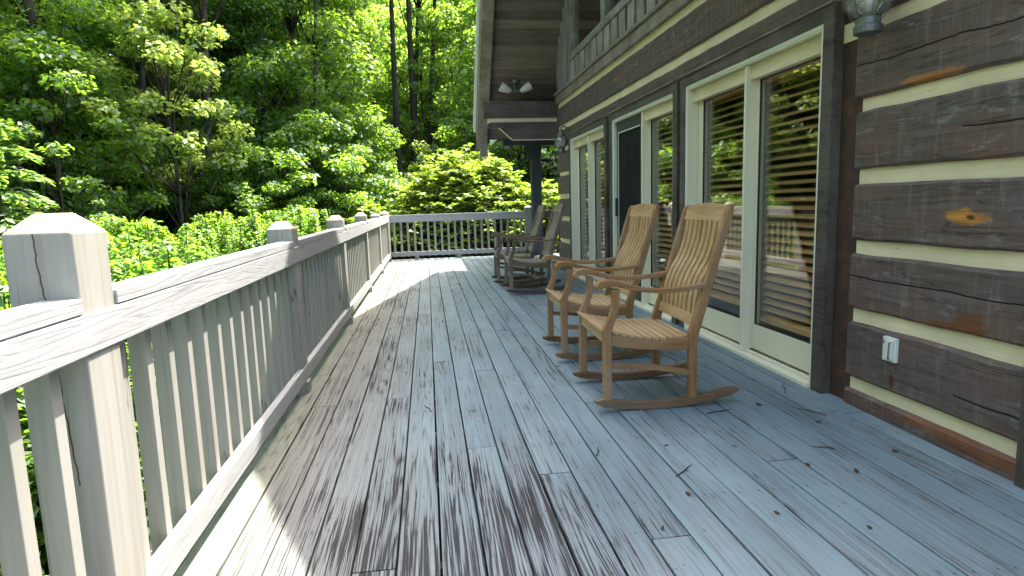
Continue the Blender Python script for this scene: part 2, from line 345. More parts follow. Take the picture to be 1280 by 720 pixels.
M['dry'] = plain('dry leaf', (.055, .03, .016), .8, .2, var=.5, scale=60)

# ------------------------------------------------------------------ mesh helpers
class MB:
    def __init__(s): s.v = []; s.f = []
    def add(s, vs, fs):
        o = len(s.v); s.v += [tuple(p) for p in vs]; s.f += [tuple(i + o for i in f) for f in fs]; return s
    def box(s, x0, x1, y0, y1, z0, z1):
        x0, x1 = min(x0, x1), max(x0, x1); y0, y1 = min(y0, y1), max(y0, y1); z0, z1 = min(z0, z1), max(z0, z1)
        v = [(x, y, z) for z in (z0, z1) for y in (y0, y1) for x in (x0, x1)]
        return s.add(v, [(0, 2, 3, 1), (4, 5, 7, 6), (0, 1, 5, 4), (2, 6, 7, 3), (0, 4, 6, 2), (1, 3, 7, 5)])
    def prism(s, poly, axis, a, b):
        """polygon in the two other axes extruded along one axis"""
        def P(p, t): return {'x': (t, p[0], p[1]), 'y': (p[0], t, p[1]), 'z': (p[0], p[1], t)}[axis]
        n = len(poly); v = [P(p, a) for p in poly] + [P(p, b) for p in poly]
        f = [tuple(range(n - 1, -1, -1)), tuple(range(n, 2 * n))] + [(i, (i + 1) % n, n + (i + 1) % n, n + i) for i in range(n)]
        return s.add(v, f)
    def sweep(s, rings):
        """list of closed rings of equal length, capped"""
        n = len(rings[0]); v = [p for r in rings for p in r]; f = [tuple(range(n - 1, -1, -1))]
        for k in range(len(rings) - 1):
            f += [(k * n + i, k * n + (i + 1) % n, (k + 1) * n + (i + 1) % n, (k + 1) * n + i) for i in range(n)]
        f.append(tuple(range((len(rings) - 1) * n, len(rings) * n))); return s.add(v, f)
    def tube(s, pts, rad, n=6):
        rings = []
        pts = [Vector(p) for p in pts]
        for i, p in enumerate(pts):
            d = (pts[min(i + 1, len(pts) - 1)] - pts[max(i - 1, 0)]).normalized()
            u = d.cross(Vector((.13, .97, .21))).normalized(); w = d.cross(u)
            r = rad[i] if isinstance(rad, (list, tuple)) else rad
            rings.append([p + (u * math.cos(a) + w * math.sin(a)) * r for a in [2 * math.pi * k / n for k in range(n)]])
        return s.sweep(rings)
    def lathe(s, prof, c=(0, 0, 0), n=20):
        rings = [[(c[0] + r * math.cos(2 * math.pi * k / n), c[1] + r * math.sin(2 * math.pi * k / n), c[2] + z) for k in range(n)] for r, z in prof]
        return s.sweep(rings)
    def build(s, name, mat, parent=None, bevel=0, smooth=False):
        me = bpy.data.meshes.new(name); me.from_pydata(s.v, [], s.f)
        bm = bmesh.new(); bm.from_mesh(me); bmesh.ops.recalc_face_normals(bm, faces=bm.faces); bm.to_mesh(me); bm.free()
        me.materials.append(mat); me.update()
        o = bpy.data.objects.new(name, me); COL.objects.link(o)
        if parent: o.parent = parent
        if smooth: me.polygons.foreach_set('use_smooth', [True] * len(me.polygons))
        if bevel:
            md = o.modifiers.new('edge', 'BEVEL'); md.width = bevel; md.segments = 2; md.limit_method = 'ANGLE'; md.angle_limit = R_(40)
        return o
def tag(o, label=None, cat=None, group=None, kind=None):
    if label: o['label'] = label
    if cat: o['category'] = cat
    if group: o['group'] = group
    if kind: o['kind'] = kind
    return o
def thing(name, loc=(0, 0, 0), rz=0):
    o = bpy.data.objects.new(name, None); COL.objects.link(o); o.location = loc; o.rotation_euler = (0, 0, rz); o.empty_display_size = .1; return o
KIDS = {}
def copy_tree(o, parent=None):
    c = o.copy(); COL.objects.link(c)
    if parent: c.parent = parent
    for ch in [q for q in o.children]: copy_tree(ch, c)
    return c

# ------------------------------------------------------------------ deck
rng = random.Random(4)
deck = MB(); x = -1.0; pitch = .1415; gap = .007
fixed = {}
while x < 5.2:
    x0, x1 = x + gap / 2, x + pitch - gap / 2
    joints = []; y = -3.0 + rng.uniform(0, 3)
    while y < 13.2:
        joints.append(y); y += rng.choice((3.6, 4.2, 4.8, 4.8)) + rng.uniform(-.1, .1)
    if x0 < .75 < x1 or x0 < .80 < x1: joints = [j for j in joints if abs(j - 1.87) > 1.0] + ([1.875] if x0 < .76 < x1 else [])
    if x0 < -.253 < x1: joints = [j for j in joints if abs(j - 1.86) > 1.0] + [1.862]
    ends = [-3.0] + sorted(j for j in joints if -2.9 < j < 13.3) + [YE + .12]
    for a, b in zip(ends[:-1], ends[1:]):
        if x0 > W - .02 and b < 10.45: continue
        a2 = max(a, 10.5) if x0 > W - .02 else a
        if b - a2 < .05: continue
        dz = rng.uniform(-.0015, .0015); dx = rng.uniform(-.001, .001); sk = rng.uniform(-.004, .004)
        deck.add([(x0 + dx, a2 + .003, -.038), (x1 + dx, a2 + .003 + sk, -.038), (x1 + dx, b - .003, -.038), (x0 + dx, b - .003, -.038),
                  (x0 + dx, a2 + .003, dz), (x1 + dx, a2 + .003 + sk, dz), (x1 + dx, b - .003, dz), (x0 + dx, b - .003, dz)],
                 [(0, 3, 2, 1), (4, 5, 6, 7), (0, 1, 5, 4), (1, 2, 6, 5), (2, 3, 7, 6), (3, 0, 4, 7)])
    x += pitch
tag(deck.build('deck', M['deck'], bevel=.0025), kind='structure')
fr = MB()
for yy in np.arange(-2.9, 13.4, .6): fr.box(-.98, 5.1 if yy > 10.6 else W - .05, yy, yy + .04, -.27, -.041)
fr.box(-1.03, -.99, -3, YE + .12, -.28, -.012); fr.box(-1.03, 5.2, YE + .125, YE + .16, -.28, -.012)
for yy in (-2.5, 1.6, 5.7, 9.8, 13.2): fr.box(-.96, -.82, yy, yy + .14, -2.6, -.275)
tag(fr.build('deck_frame', M['casing_h']), kind='structure')

# ------------------------------------------------------------------ railings
def pyramid_post(x0, x1, y0, y1, ztop=1.107, zb=0.0, zap=1.152):
    m = MB(); cx, cy = (x0 + x1) / 2, (y0 + y1) / 2; e = .03; s = .0
    m.add([(x0, y0, zb), (x1, y0, zb), (x1, y1, zb), (x0, y1, zb), (x0, y0, ztop), (x1, y0, ztop), (x1, y1, ztop), (x0, y1, ztop),
           (cx - e, cy - e, zap), (cx + e, cy - e, zap), (cx + e, cy + e, zap), (cx - e, cy + e, zap)],
          [(3, 2, 1, 0), (0, 1, 5, 4), (1, 2, 6, 5), (2, 3, 7, 6), (3, 0, 4, 7), (4, 5, 9, 8), (5, 6, 10, 9), (6, 7, 11, 10), (7, 4, 8, 11), (8, 9, 10, 11)])
    return m
rail = tag(thing('deck_railing', (0, 0, 0)), 'long whitish grey wooden railing with capped posts down the left deck edge', 'railing')
post_y = [-.72, 1.535, 3.85, 6.1, 8.4, 10.7, 13.0]
PW = .155
for k, py in enumerate(post_y):
    pyramid_post(-.955, -.806, py, py + PW, *((1.107, 0, 1.152) if k < 2 else (1.028, 0, 1.074) if k < 5 else (.992, 0, 1.038))).build('post', M['post'], rail, bevel=.004)
    if k: MB().box(-.90, -.785, py + .03, py + .12, 0.0, .0735).build('foot_block', M['post'], rail, bevel=.003)
ends = post_y + [YE + .02]
capm = MB(); fm = MB(); lm = MB()
for k in range(len(ends) - 1):
    a, b = ends[k] + (PW if k < len(post_y) else 0) + .002, ends[k + 1] - .002
    MB().box(-.888, -.8, a, b, .9165, .954).build('cap_board', M['rail'], rail, bevel=.003)
    n = int(round((b - a) / .152)); st = (b - a) / n
    for i in range(n):
        if k == 0 and (i < 6): continue
        y0 = a + st * (i + .5) - .02
        MB().box(-.888, -.8385, y0, y0 + .04, .06, .9155).build('baluster', M['post'], rail, bevel=.002)
for a, b in ((-.72, 3.86), (3.864, 8.43), (8.434, YE - .002)):
    MB().box(-.838, -.80, a, b, .818, .915).build('top_rail', M['rail'], rail, bevel=.004)
    MB().box(-.838, -.80, a, b, .075, .163).build('bottom_rail', M['rail'], rail, bevel=.004)
rail2 = tag(thing('deck_railing', (0, 0, 0)), 'short grey wooden railing across the far deck end before the bright bush', 'railing')
MB().box(-.96, 2.10, YE, YE + .089, .9165, .954).build('cap_board', M['rail'], rail2, bevel=.003)
MB().box(-.80, 2.10, YE, YE + .038, .80, .915).build('top_rail', M['rail'], rail2, bevel=.004)
MB().box(-.80, 2.10, YE, YE + .038, .078, .172).build('bottom_rail', M['rail'], rail2, bevel=.004)
for i in range(20):
    xb = -.735 + i * .1438
    MB().box(xb, xb + .043, YE + .0385, YE + .085, .06, .9155).build('baluster', M['post'], rail2, bevel=.002)
for xb in (-.30, .6, 1.5): MB().box(xb, xb + .09, YE + .01, YE + .1, 0, .0765).build('foot_block', M['post'], rail2)
pyramid_post(2.102, 2.252, YE - .02, YE + .13, 1.03, 0, 1.075).build('post', M['post'], rail2, bevel=.004)
pyramid_post(-.955, -.81, YE + .045, YE + .2, .99, 0, 1.04).build('post', M['post'], rail2, bevel=.004)
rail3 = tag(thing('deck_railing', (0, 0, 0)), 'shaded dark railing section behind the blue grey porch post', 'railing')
MB().box(2.48, 5.1, YE + .01, YE + .10, .9165, .954).build('cap_board', M['casing_h'], rail3)  # rail carries on here; dark casing material puts its shade into the colour
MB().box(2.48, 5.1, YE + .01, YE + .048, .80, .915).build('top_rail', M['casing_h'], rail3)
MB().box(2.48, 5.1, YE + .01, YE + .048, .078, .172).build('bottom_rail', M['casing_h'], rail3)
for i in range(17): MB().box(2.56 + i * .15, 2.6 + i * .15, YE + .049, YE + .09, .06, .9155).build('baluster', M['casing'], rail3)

# ------------------------------------------------------------------ log cabin
cabin = tag(thing('log_cabin', (W, 6.5, 0)), 'dark hewn log house with cream chinking, sliding doors and a gable roof over the deck', 'house')
cabin.location = (0, 0, 0)
LOGS = [(-.25, .088), (.158, .458), (.535, .822), (.895, 1.183), (1.26, 1.552), (1.618, 1.94), (2.01, 2.28), (2.362, 2.655)]
DOORS = [(3.255, 5.089), (5.35, 7.18), (7.51, 9.32)]
lg = MB(); ck = MB(); rl = random.Random(9)
def log_beam(m, y0, y1, z0, z1, xf=W - .012, depth=.17):
    n = max(3, int((y1 - y0) / .14)); rings = []
    for k in range(n + 1):
        y = y0 + (y1 - y0) * k / n; j = lambda a: rl.uniform(-a, a) * .5
        b = .014; zz0, zz1 = z0 + j(.007), z1 + j(.007); xx = xf + j(.005)
        if k in (0, n): xx += .006
        rings.append([(xx + b, y, zz0), (xx, y, zz0 + b + j(.006)), (xx + j(.004), y, (zz0 + zz1) / 2), (xx, y, zz1 - b + j(.006)), (xx + b, y, zz1), (xf + depth, y, zz1), (xf + depth, y, zz0)])
    m.sweep(rings)
for (z0, z1) in LOGS:
    if z0 < 2.0:
        log_beam(lg, 1.99, 3.01 + rl.uniform(-.02, .02), z0, z1)
        log_beam(lg, -1.2, 1.9, z0, z1)
        log_beam(lg, 9.43, 10.36 + rl.uniform(0, .05), z0, z1)
    elif z0 < 2.1: 
        log_beam(lg, -1.2, 3.01, z0, z1); log_beam(lg, 3.012, 9.43, 2.075, z1, depth=.1); log_beam(lg, 9.432, 10.38, z0, z1)
    else: log_beam(lg, -1.2, 10.38, z0, z1)
    log_beam_end = None
lg.build('log_wall', M['log'], cabin, smooth=False)
for k in range(len(LOGS) - 1):
    a, b = LOGS[k][1] - .012, LOGS[k + 1][0] + .012
    if b < 2.02:
        ck.box(W + .016, W + .12, 1.985, 2.992, a, b); ck.box(W + .016, W + .12, -1.2, 1.9, a, b); ck.box(W + .016, W + .12, 9.43, 10.33, a, b)
    else: ck.box(W + .014, W + .12, -1.2, 10.34, a, b)
ck.box(W + .014, W + .12, -1.2, 10.34, 2.645, 2.735)
ck.build('chinking', M['chink'], cabin)
# sill, corner board, buck boards
MB().box(W - .03, W + .1, 1.87, 1.984, -.04, 2.0).build('corner_board', M['casing'], cabin, bevel=.004)
bk = MB(); bk.box(W + .022, W + .1, 3.0, 3.18, -.04, 2.07)
bk.build('buck_board', M['buck'], cabin); MB().box(W + .022, W + .1, 9.36, 9.44, -.04, 2.07).build('buck_board', M['buck'], cabin)
# ledge above the logs and the slotted band
lb = MB(); lb.box(W - .03, W + .15, -1.2, 10.40, 2.735, 2.862); lb.box(W - .055, W + .15, -1.2, 10.42, 2.864, 2.905)
lb.build('ledge', M['ledge'], cabin, bevel=.006)
bd = MB(); MB().box(W + .06, W + .14, 2.9, 9.42, 2.907, 3.20).build('slot_shade_backing', M['black'], cabin); y = 2.9  # black sheet behind the slots paints their shade
while y < 9.35:
    bd.box(W - .01, W + .028, y, min(y + .225, 9.42), 2.907, 3.20); y += .297
bd.build('slotted_band', M['band'], cabin, bevel=.003)
MB().box(W - .03, W + .12, 2.9, 9.42, 3.202, 3.262).build('band_rail', M['band'], cabin, bevel=.004)
def soff(y): return min(13.905 - y, .67 + .91 * y)
# gable wall of upright boards beside the glass
gb = MB()
def gboard(ya, yb, z0, x0=W + .02, x1=W + .12): gb.prism([(ya, z0), (yb, z0), (yb, soff(yb) - .003), (ya, soff(ya) - .003)], 'x', x0, x1)
for k in range(8): gboard(9.424 + k * .125, 9.424 + (k + 1) * .125 - .008, 2.907)
for k in range(6): gboard(9.46 + k * .17, 9.485 + k * .17, 2.907, W - .012, W + .018)
gb.build('gable_boards', M['band'], cabin, bevel=.003); gb = MB()
for k in range(3): gboard(2.895 - (k + 1) * .12, 2.895 - k * .12 - .006, 2.907)
gb.build('gable_boards', M['band'], cabin, bevel=.003)
MUL = [9.38, 7.62, 5.9, 4.4, 3.35]
for k in range(4):
    y1, y0 = MUL[k], MUL[k + 1]
    ys = [y0] + ([6.93] if y0 < 6.93 < y1 else []) + [y1]
    f = MB(); t_ = .09
    f.box(W - .01, W + .11, y1 - t_, y1, 3.264, soff(y1) - .1); f.box(W - .01, W + .11, y0, y0 + t_, 3.264, soff(y0) - .1); f.box(W + .0, W + .1, y0 + t_ + .002, y1 - t_ - .002, 3.264, 3.32)
    for a, b in zip(ys[:-1], ys[1:]): f.prism([(a, soff(a) - .22), (b, soff(b) - .22), (b, soff(b) - .004), (a, soff(a) - .004)], 'x', W + .004, W + .106)
    wo = f.build('gable_window', M['band'], cabin, bevel=.003)
    g = MB(); g.prism([(y0 + .05, 3.29), (y1 - .05, 3.29)] + [(b, soff(b) - .1) for b in reversed([y0 + .05] + ys[1:-1] + [y1 - .05])], 'x', W + .05, W + .058)
    g.build('pane', M['glass'], wo)
# interior
it = MB(); it.box(W + .28, 7.5, 1.9, 10.3, -.12, -.02); it.build('room_floor', M['infloor'], cabin)
it = MB(); it.box(7.4, 7.5, 1.9, 10.3, 0, 7.5); it.box(W + .2, 7.5, 1.8, 1.9, 0, 2.7); it.box(W + .2, 7.5, 10.3, 10.36, 0, 2.7); it.box(W + .12, 7.5, 1.8, 10.36, 2.74, 2.84)
it.build('room_walls', M['inwall'], cabin)
MB().box(W + .1, 8, 10.362, 10.50, -.3, 2.9).build('end_wall', M['log'], cabin)

# sliding doors
ZT = 2.06
def casing(y0, y1, drip=True):
    m = MB(); m.box(W - .045, W + .02, y0 - .095, y0 - .001, -.035, 2.135); m.box(W - .045, W + .02, y1 + .001, y1 + .095, -.035, 2.135)
    m.box(W - .047, W + .02, y0 - .097, y1 + .155 * 0 + .097, 2.0605, 2.142)
    return m
def blind(parent, y0, y1, z0, z1, xb, tilt=33):
    m = MB(); z = z1 - .07; w = .048; c, s = math.cos(R_(tilt)), math.sin(R_(tilt)); rb = random.Random(int(y0 * 100))
    m.box(xb - .03, xb + .03, y0, y1, z1 - .05, z1)
    while z > z0 + .03:
        tt = tilt + rb.uniform(-2, 2); c, s = math.cos(R_(tt)), math.sin(R_(tt)); h = w / 2
        sag = rb.uniform(-.002, .002)
        p = [(xb - h * c, z - h * s), (xb - h * c + .003 * s, z - h * s - .003 * c), (xb + h * c + .003 * s, z + h * s - .003 * c), (xb + h * c, z + h * s)]
        m.add([(p[i][0], y0, p[i][1] + sag) for i in range(4)] + [(p[i][0], y1, p[i][1] - sag) for i in range(4)], [(0, 1, 2, 3), (7, 6, 5, 4), (0, 4, 5, 1), (1, 5, 6, 2), (2, 6, 7, 3), (3, 7, 4, 0)])
        z -= .0555
    m.box(xb - .028, xb + .028, y0, y1, z - .02 if z - .02 > z0 else z0, z + .012 if z > z0 else z0 + .025)
    o = m.build('blind', M['blind'], parent)
def sliding_door(y0, y1, screen=False, light_frame=True):
    fr_ = MB(); d = .13; t_ = .034
    fr_.box(W - .03, W + d, y0, y0 + t_, .0, ZT); fr_.box(W - .03, W + d, y1 - t_, y1, .0, ZT)
    fr_.box(W - .03, W + d, y0 + t_, y1 - t_, ZT - t_, ZT)
    fr_.box(W - .05, W + d + .05, y0 + t_, y1 - t_, -.036, .022)            # sill
    fr_.box(W + .012, W + .03, y0 + t_, y1 - t_, .0225, .040)
    door = fr_.build('sliding_door', M['frame'], cabin, bevel=.002)
    casing(y0, y1).build('casing', M['casing_h'], door, bevel=.003)
    MB().box(W - .062, W + .0, y0 - .10, y1 + .10, 2.1425, 2.152).build('drip_edge', M['ledge'], door)
    ed = MB(); q = .006
    ed.box(W - .036, W - .0305, y0, y0 + .02, 0, ZT); ed.box(W - .036, W - .0305, y1 - .02, y1, 0, ZT); ed.box(W - .036, W - .0305, y0, y1, ZT, ZT + .001)
    ed.box(W - .036, W - .0305, y0 + .0201, y1 - .0201, ZT - .02, ZT)
    ed.build('frame_lip', M['trimwhite'], door)
    ym = y0 + .485 * (y1 - y0)
    MB().box(W - .012, W + .062, ym - .014, ym + .014, .024, ZT - t_ - .002).build('meeting_mullion', M['frame'], door, bevel=.002)
    xp0, xp1 = W + .062, W + .105
    for (a, b, left) in ((y0 + t_ + .003, ym + .03, False), (ym + .033, y1 - t_ - .003, True)):
        p = MB(); st = .085; dxx = 0
        if left and screen: dxx = .03
        p.box(xp0 + dxx, xp1 + dxx, a, a + st, .042, ZT - t_ - .003); p.box(xp0 + dxx, xp1 + dxx, b - st, b, .042, ZT - t_ - .003)
        p.box(xp0 + dxx, xp1 + dxx, a + st, b - st, .042, .225); p.box(xp0 + dxx, xp1 + dxx, a + st, b - st, 1.93, ZT - t_ - .003)
        p.build('door_panel', M['frame'], door, bevel=.003)
        MB().box(xp0 + .015 + dxx, xp0 + .024 + dxx, a + st - .01, b - st + .01, .215, 1.94).build('pane', M['glass'], door)
        gsk = MB(); g_ = .010; xa, xb_ = xp0 + .003 + dxx, xp0 + .0145 + dxx
        gsk.box(xa, xb_, a + st, a + st + g_, .225, 1.93); gsk.box(xa, xb_, b - st - g_, b - st, .225, 1.93); gsk.box(xa, xb_, a + st + g_, b - st - g_, .225, .225 + g_); gsk.box(xa, xb_, a + st + g_, b - st - g_, 1.93 - g_, 1.93)
        gsk.build('gasket', M['black'], door)
        blind(door, a + .05, b - .05, .24 if not left else .3, 1.96, W + .155)
    if screen:
        a, b = ym + .016, y1 - t_ - .002; xs0, xs1 = W + .006, W + .03; s = .075; q = MB()
        q.box(xs0, xs1, a, a + s, .042, 2.02); q.box(xs0, xs1, b - s, b, .042, 2.02); q.box(xs0, xs1, a + s, b - s, .042, .16); q.box(xs0, xs1, a + s, b - s, 1.90, 2.02)
        q.build('screen_frame', M['charcoal'], door, bevel=.002)
        MB().box(W + .016, W + .018, a + s, b - s, .16, 1.90).build('screen_mesh', M['screen'], door)
        q = MB(); q.box(xs0 - .004, xs0 - .0005, a + s + .0, b - s, 1.895, 1.905); q.box(xs0 - .004, xs0 - .0005, b - s - .006, b - s + .006, .16, 1.894); q.build('spline', M['trimwhite'], door)
        q = MB(); q.box(xs0 - .03, xs0 - .001, b - .055, b - .022, .95, 1.16); q.build('handle', M['black'], door, bevel=.006)
    return door
sliding_door(*DOORS[0]); sliding_door(*DOORS[1], screen=True); sliding_door(*DOORS[2])

# roof: two slopes, soffit planks, barge timbers
XB = .95
def slope(ya, yb, top, bot):
    m = MB(); m.prism([(ya, top(ya)), (yb, top(yb)), (yb, bot(yb)), (ya, bot(ya))], 'x', XB + .03, 9.0); return m
ftop = lambda y: 14.285 - y; fbot = lambda y: 13.93 - y
ntop = lambda y: 1.05 + .91 * y; nbot = lambda y: .70 + .91 * y
roof = slope(6.931, 11.62, ftop, fbot).build('roof', M['roofing'], cabin)
slope(2.4, 6.929, ntop, nbot).build('roof', M['roofing'], cabin)
sf = MB(); L = math.sqrt(2); y = 11.58
while y > 6.95:
    ya, yb = y - .098, y; sf.prism([(ya, 13.925 - ya), (yb, 13.925 - yb), (yb, 13.905 - yb), (ya, 13.905 - ya)], 'x', XB + .2, W + 1.2); y -= .102
y = 2.45
while y < 6.9:
    sf.prism([(y, nbot(y) - .004), (y + .1, nbot(y + .1) - .004), (y + .1, nbot(y + .1) - .025), (y, nbot(y) - .025)], 'x', XB + .2, W + 1.2); y += .105
sf.build('soffit', M['soffit'], cabin, bevel=.003)
bgm = MB(); bgm.prism([(6.93, ftop(6.93) - .03), (11.60, ftop(11.60) - .03), (11.60, 13.72 - 11.60), (11.52, 13.70 - 11.52), (6.93, 13.75 - 6.93)], 'x', XB + .012, XB + .2)
bgm.build('barge_board', M['barge'], cabin, bevel=.006)
bgm = MB(); bgm.prism([(6.928, ntop(6.928) - .03), (2.38, ntop(2.38) - .03), (2.38, ntop(2.38) - .55), (6.928, ntop(6.928) - .55)], 'x', XB + .012, XB + .2)
bgm.build('barge_board', M['barge'], cabin, bevel=.006)
dr = MB(); dr.prism([(6.93, ftop(6.93) + .012), (11.66, ftop(11.66) + .012), (11.66, ftop(11.66) - .17), (6.93, ftop(6.93) - .17)], 'x', XB - .03, XB + .01)
dr.build('drip_edge', M['trimwhite'], cabin)
bm_ = MB(); bm_.box(XB + .05, XB + .18, 11.22, 11.36, 1.98, 2.62); bm_.build('barge_foot', M['barge'], cabin, bevel=.006)
# wing logs carrying the roof corner
MB().box(1.0, W + .1, 10.36, 10.5, 2.53, 2.795).build('wing_log', M['beam'], cabin, bevel=.008)
wl_ = MB(); wl_.prism([(1.10, 2.462), (W + .1, 2.462), (W + .1, 2.18), (1.46, 2.18), (1.25, 2.37), (1.10, 2.37)], 'y', 10.36, 10.5); wl_.build('wing_log', M['beam'], cabin, bevel=.008)
MB().box(1.06, W, 10.385, 10.48, 2.463, 2.529).build('wing_chinking', M['chink'], cabin)
et = MB(); et.box(1.47, W, 10.365, 10.39, 2.164, 2.1785)
et.prism([(1.24, 2.366), (1.248, 2.372), (1.468, 2.178), (1.46, 2.168)], 'y', 10.352, 10.39); et.build('wing_edge', M['chink'], cabin)  # pale strip added to draw the sunlit edge line under the log
# unseen lower roof added on the camera side: shades the wall, eave trimmed for light
lr = MB(); lr.prism([(2.05, 2.915), (8.5, 6.2), (8.5, 6.35), (2.05, 3.05)], 'y', -5.0, 2.395); lr.build('roof', M['roofing'], cabin)
# porch roof past the corner with its post
porch = tag(thing('side_porch', (2.35, 13.2, 0)), 'small side porch roof on a blue grey post past the far house corner', 'porch')
def rel(m, o): m.v = [(p[0] - o[0], p[1] - o[1], p[2] - o[2]) for p in m.v]; return m
PO = (2.35, 13.2, 0)
rel(MB().box(2.245, 2.455, 13.12, 13.32, 0, 2.33), PO).build('post', M['bluepost'], porch, bevel=.008)
rel(MB().box(1.66, 6.0, 13.14, 13.30, 2.333, 2.47), PO).build('beam', M['bluepost'], porch, bevel=.006)
br_ = MB(); br_.prism([(2.12, 2.331), (2.243, 2.331), (2.243, 2.03), (2.20, 2.06), (2.16, 2.2)], 'y', 13.19, 13.25); rel(br_, PO).build('bracket', M['bluepost'], porch)
rf = MB(); rf.prism([(1.49, 2.475), (6.5, 3.2), (6.5, 3.32), (1.49, 2.56)], 'y', 10.51, 13.95); rel(rf, PO).build('roof', M['roofing'], porch)
ft = MB(); ft.box(1.455, 1.488, 10.51, 13.95, 2.42, 2.57); rel(ft, PO).build('gutter', M['trimwhite'], porch)

# ------------------------------------------------------------------ small things on the house
def lantern(loc, label):
    o = tag(thing('wall_lantern', loc), label, 'wall lamp', 'onion lanterns on the log wall')
    # origin: centre of the globe
    g = MB(); prof = [(.052, -.088), (.078, -.066), (.098, -.03), (.104, .005), (.098, .04), (.08, .072), (.055, .095)]
    g.lathe(prof, n=24).build('globe', M['lantern'], o, smooth=True)
    b = MB(); b.lathe([(.045, -.165), (.062, -.16), (.064, -.128), (.056, -.122), (.055, -.092), (.05, -.087)], n=24).build('base_cup', M['pewter'], o, bevel=.002)
    c = MB(); c.lathe([(.056, .094), (.064, .10), (.062, .118), (.035, .15), (.03, .185), (.012, .2)], n=24).build('cap', M['pewter'], o, bevel=.002)
    w = MB()
    for k in range(6):
        a = k * math.pi / 3 + .3; pts = [((r + .004) * math.cos(a), (r + .004) * math.sin(a), z) for r, z in [(.056, -.10)] + prof[1:-1] + [(.06, .10)]]
        w.tube(pts, .0025, 5)
    for zz, rr in ((.012, .107),):
        w.tube([(rr * math.cos(2 * math.pi * k / 24), rr * math.sin(2 * math.pi * k / 24), zz) for k in range(25)], .0025, 5)
    w.build('wire_cage', M['pewter'], o)
    l = MB(); l.lathe([(.012, -.085), (.013, -.03), (.024, .0), (.026, .02), (.014, .045), (.002, .05)], n=14).build('bulb', M['whitemetal'], o, smooth=True)
    d = W - .012 - loc[0]
    a = MB(); a.tube([(0, 0, .19), (.0, 0, .215), (d * .35, 0, .245), (d * .8, 0, .22), (d, 0, .15)], .011, 8); a.tube([(.05, 0, .0), (d, 0, .03)], .006, 6) if False else None
    a.build('arm', M['pewter'], o, smooth=True)
    p = MB(); p.lathe([(.055, 0), (.055, .012), (.04, .02)], n=20); p.v = [(d - q[2], q[1], q[0] + .14) for q in p.v]; p.build('wall_plate', M['pewter'], o)
    return o
lantern((W - .125, 2.795, 2.045), 'near glass onion lantern with dark metal base at the top of the log wall')
lantern((W - .125, 9.55, 2.045), 'distant onion lantern beside the farthest sliding door')
# twin flood light on the soffit
fl = tag(thing('flood_light', (1.58, 10.72, 3.16)), 'twin headed white flood light fixed under the roof overhang', 'flood light')
MB().lathe([(.055, .03), (.06, 0), (.055, -.018)], n=18).build('mount', M['pewter'], fl)
for s in (-1, 1):
    h = MB(); h.lathe([(.012, 0), (.03, .03), (.05, .09), (.062, .15), (.06, .155)], n=18)
    mt = Matrix.Rotation(s * R_(62), 4, 'Y') @ Matrix.Translation((0, 0, .0)); mt = Matrix.Translation((s * .045, -.05, -.13)) @ mt
    h.v = [tuple(mt @ Vector((q[0], q[1], q[2]))) for q in h.v]; h.build('lamp_head', M['whitemetal'], fl, smooth=True)
MB().tube([(0, 0, -.01), (0, -.03, -.07), (0, -.05, -.135)], .022, 8).build('stem', M['pewter'], fl)
MB().tube([(-.07, -.05, -.125), (.07, -.05, -.125)], .02, 8).build('stem', M['pewter'], fl)
fl.scale = (1.4, 1.4, 1.3)
# weatherproof socket cover
oc = tag(thing('socket_cover', (W - .03, 2.668, .377)), 'small grey white weatherproof socket cover low on the log wall', 'socket cover')
MB().box(0, .03, -.043, .043, -.06, .06).build('plate', M['whitemetal'], oc, bevel=.004)
MB().box(-.012, -.0005, -.031, .016, -.048, .05).build('flap', M['whitemetal'], oc, bevel=.004)
u = MB(); u.tube([(-.004, -.026, .042), (-.022, -.026, .038), (-.024, -.027, -.02), (-.02, -.022, -.04), (-.004, -.016, -.046)], .0035, 6); u.build('latch', M['pewter'], oc)
MB().tube([(-.004, .024, .046), (-.014, .026, .04), (-.004, .03, .028)], .003, 6).build('clip', M['pewter'], oc)

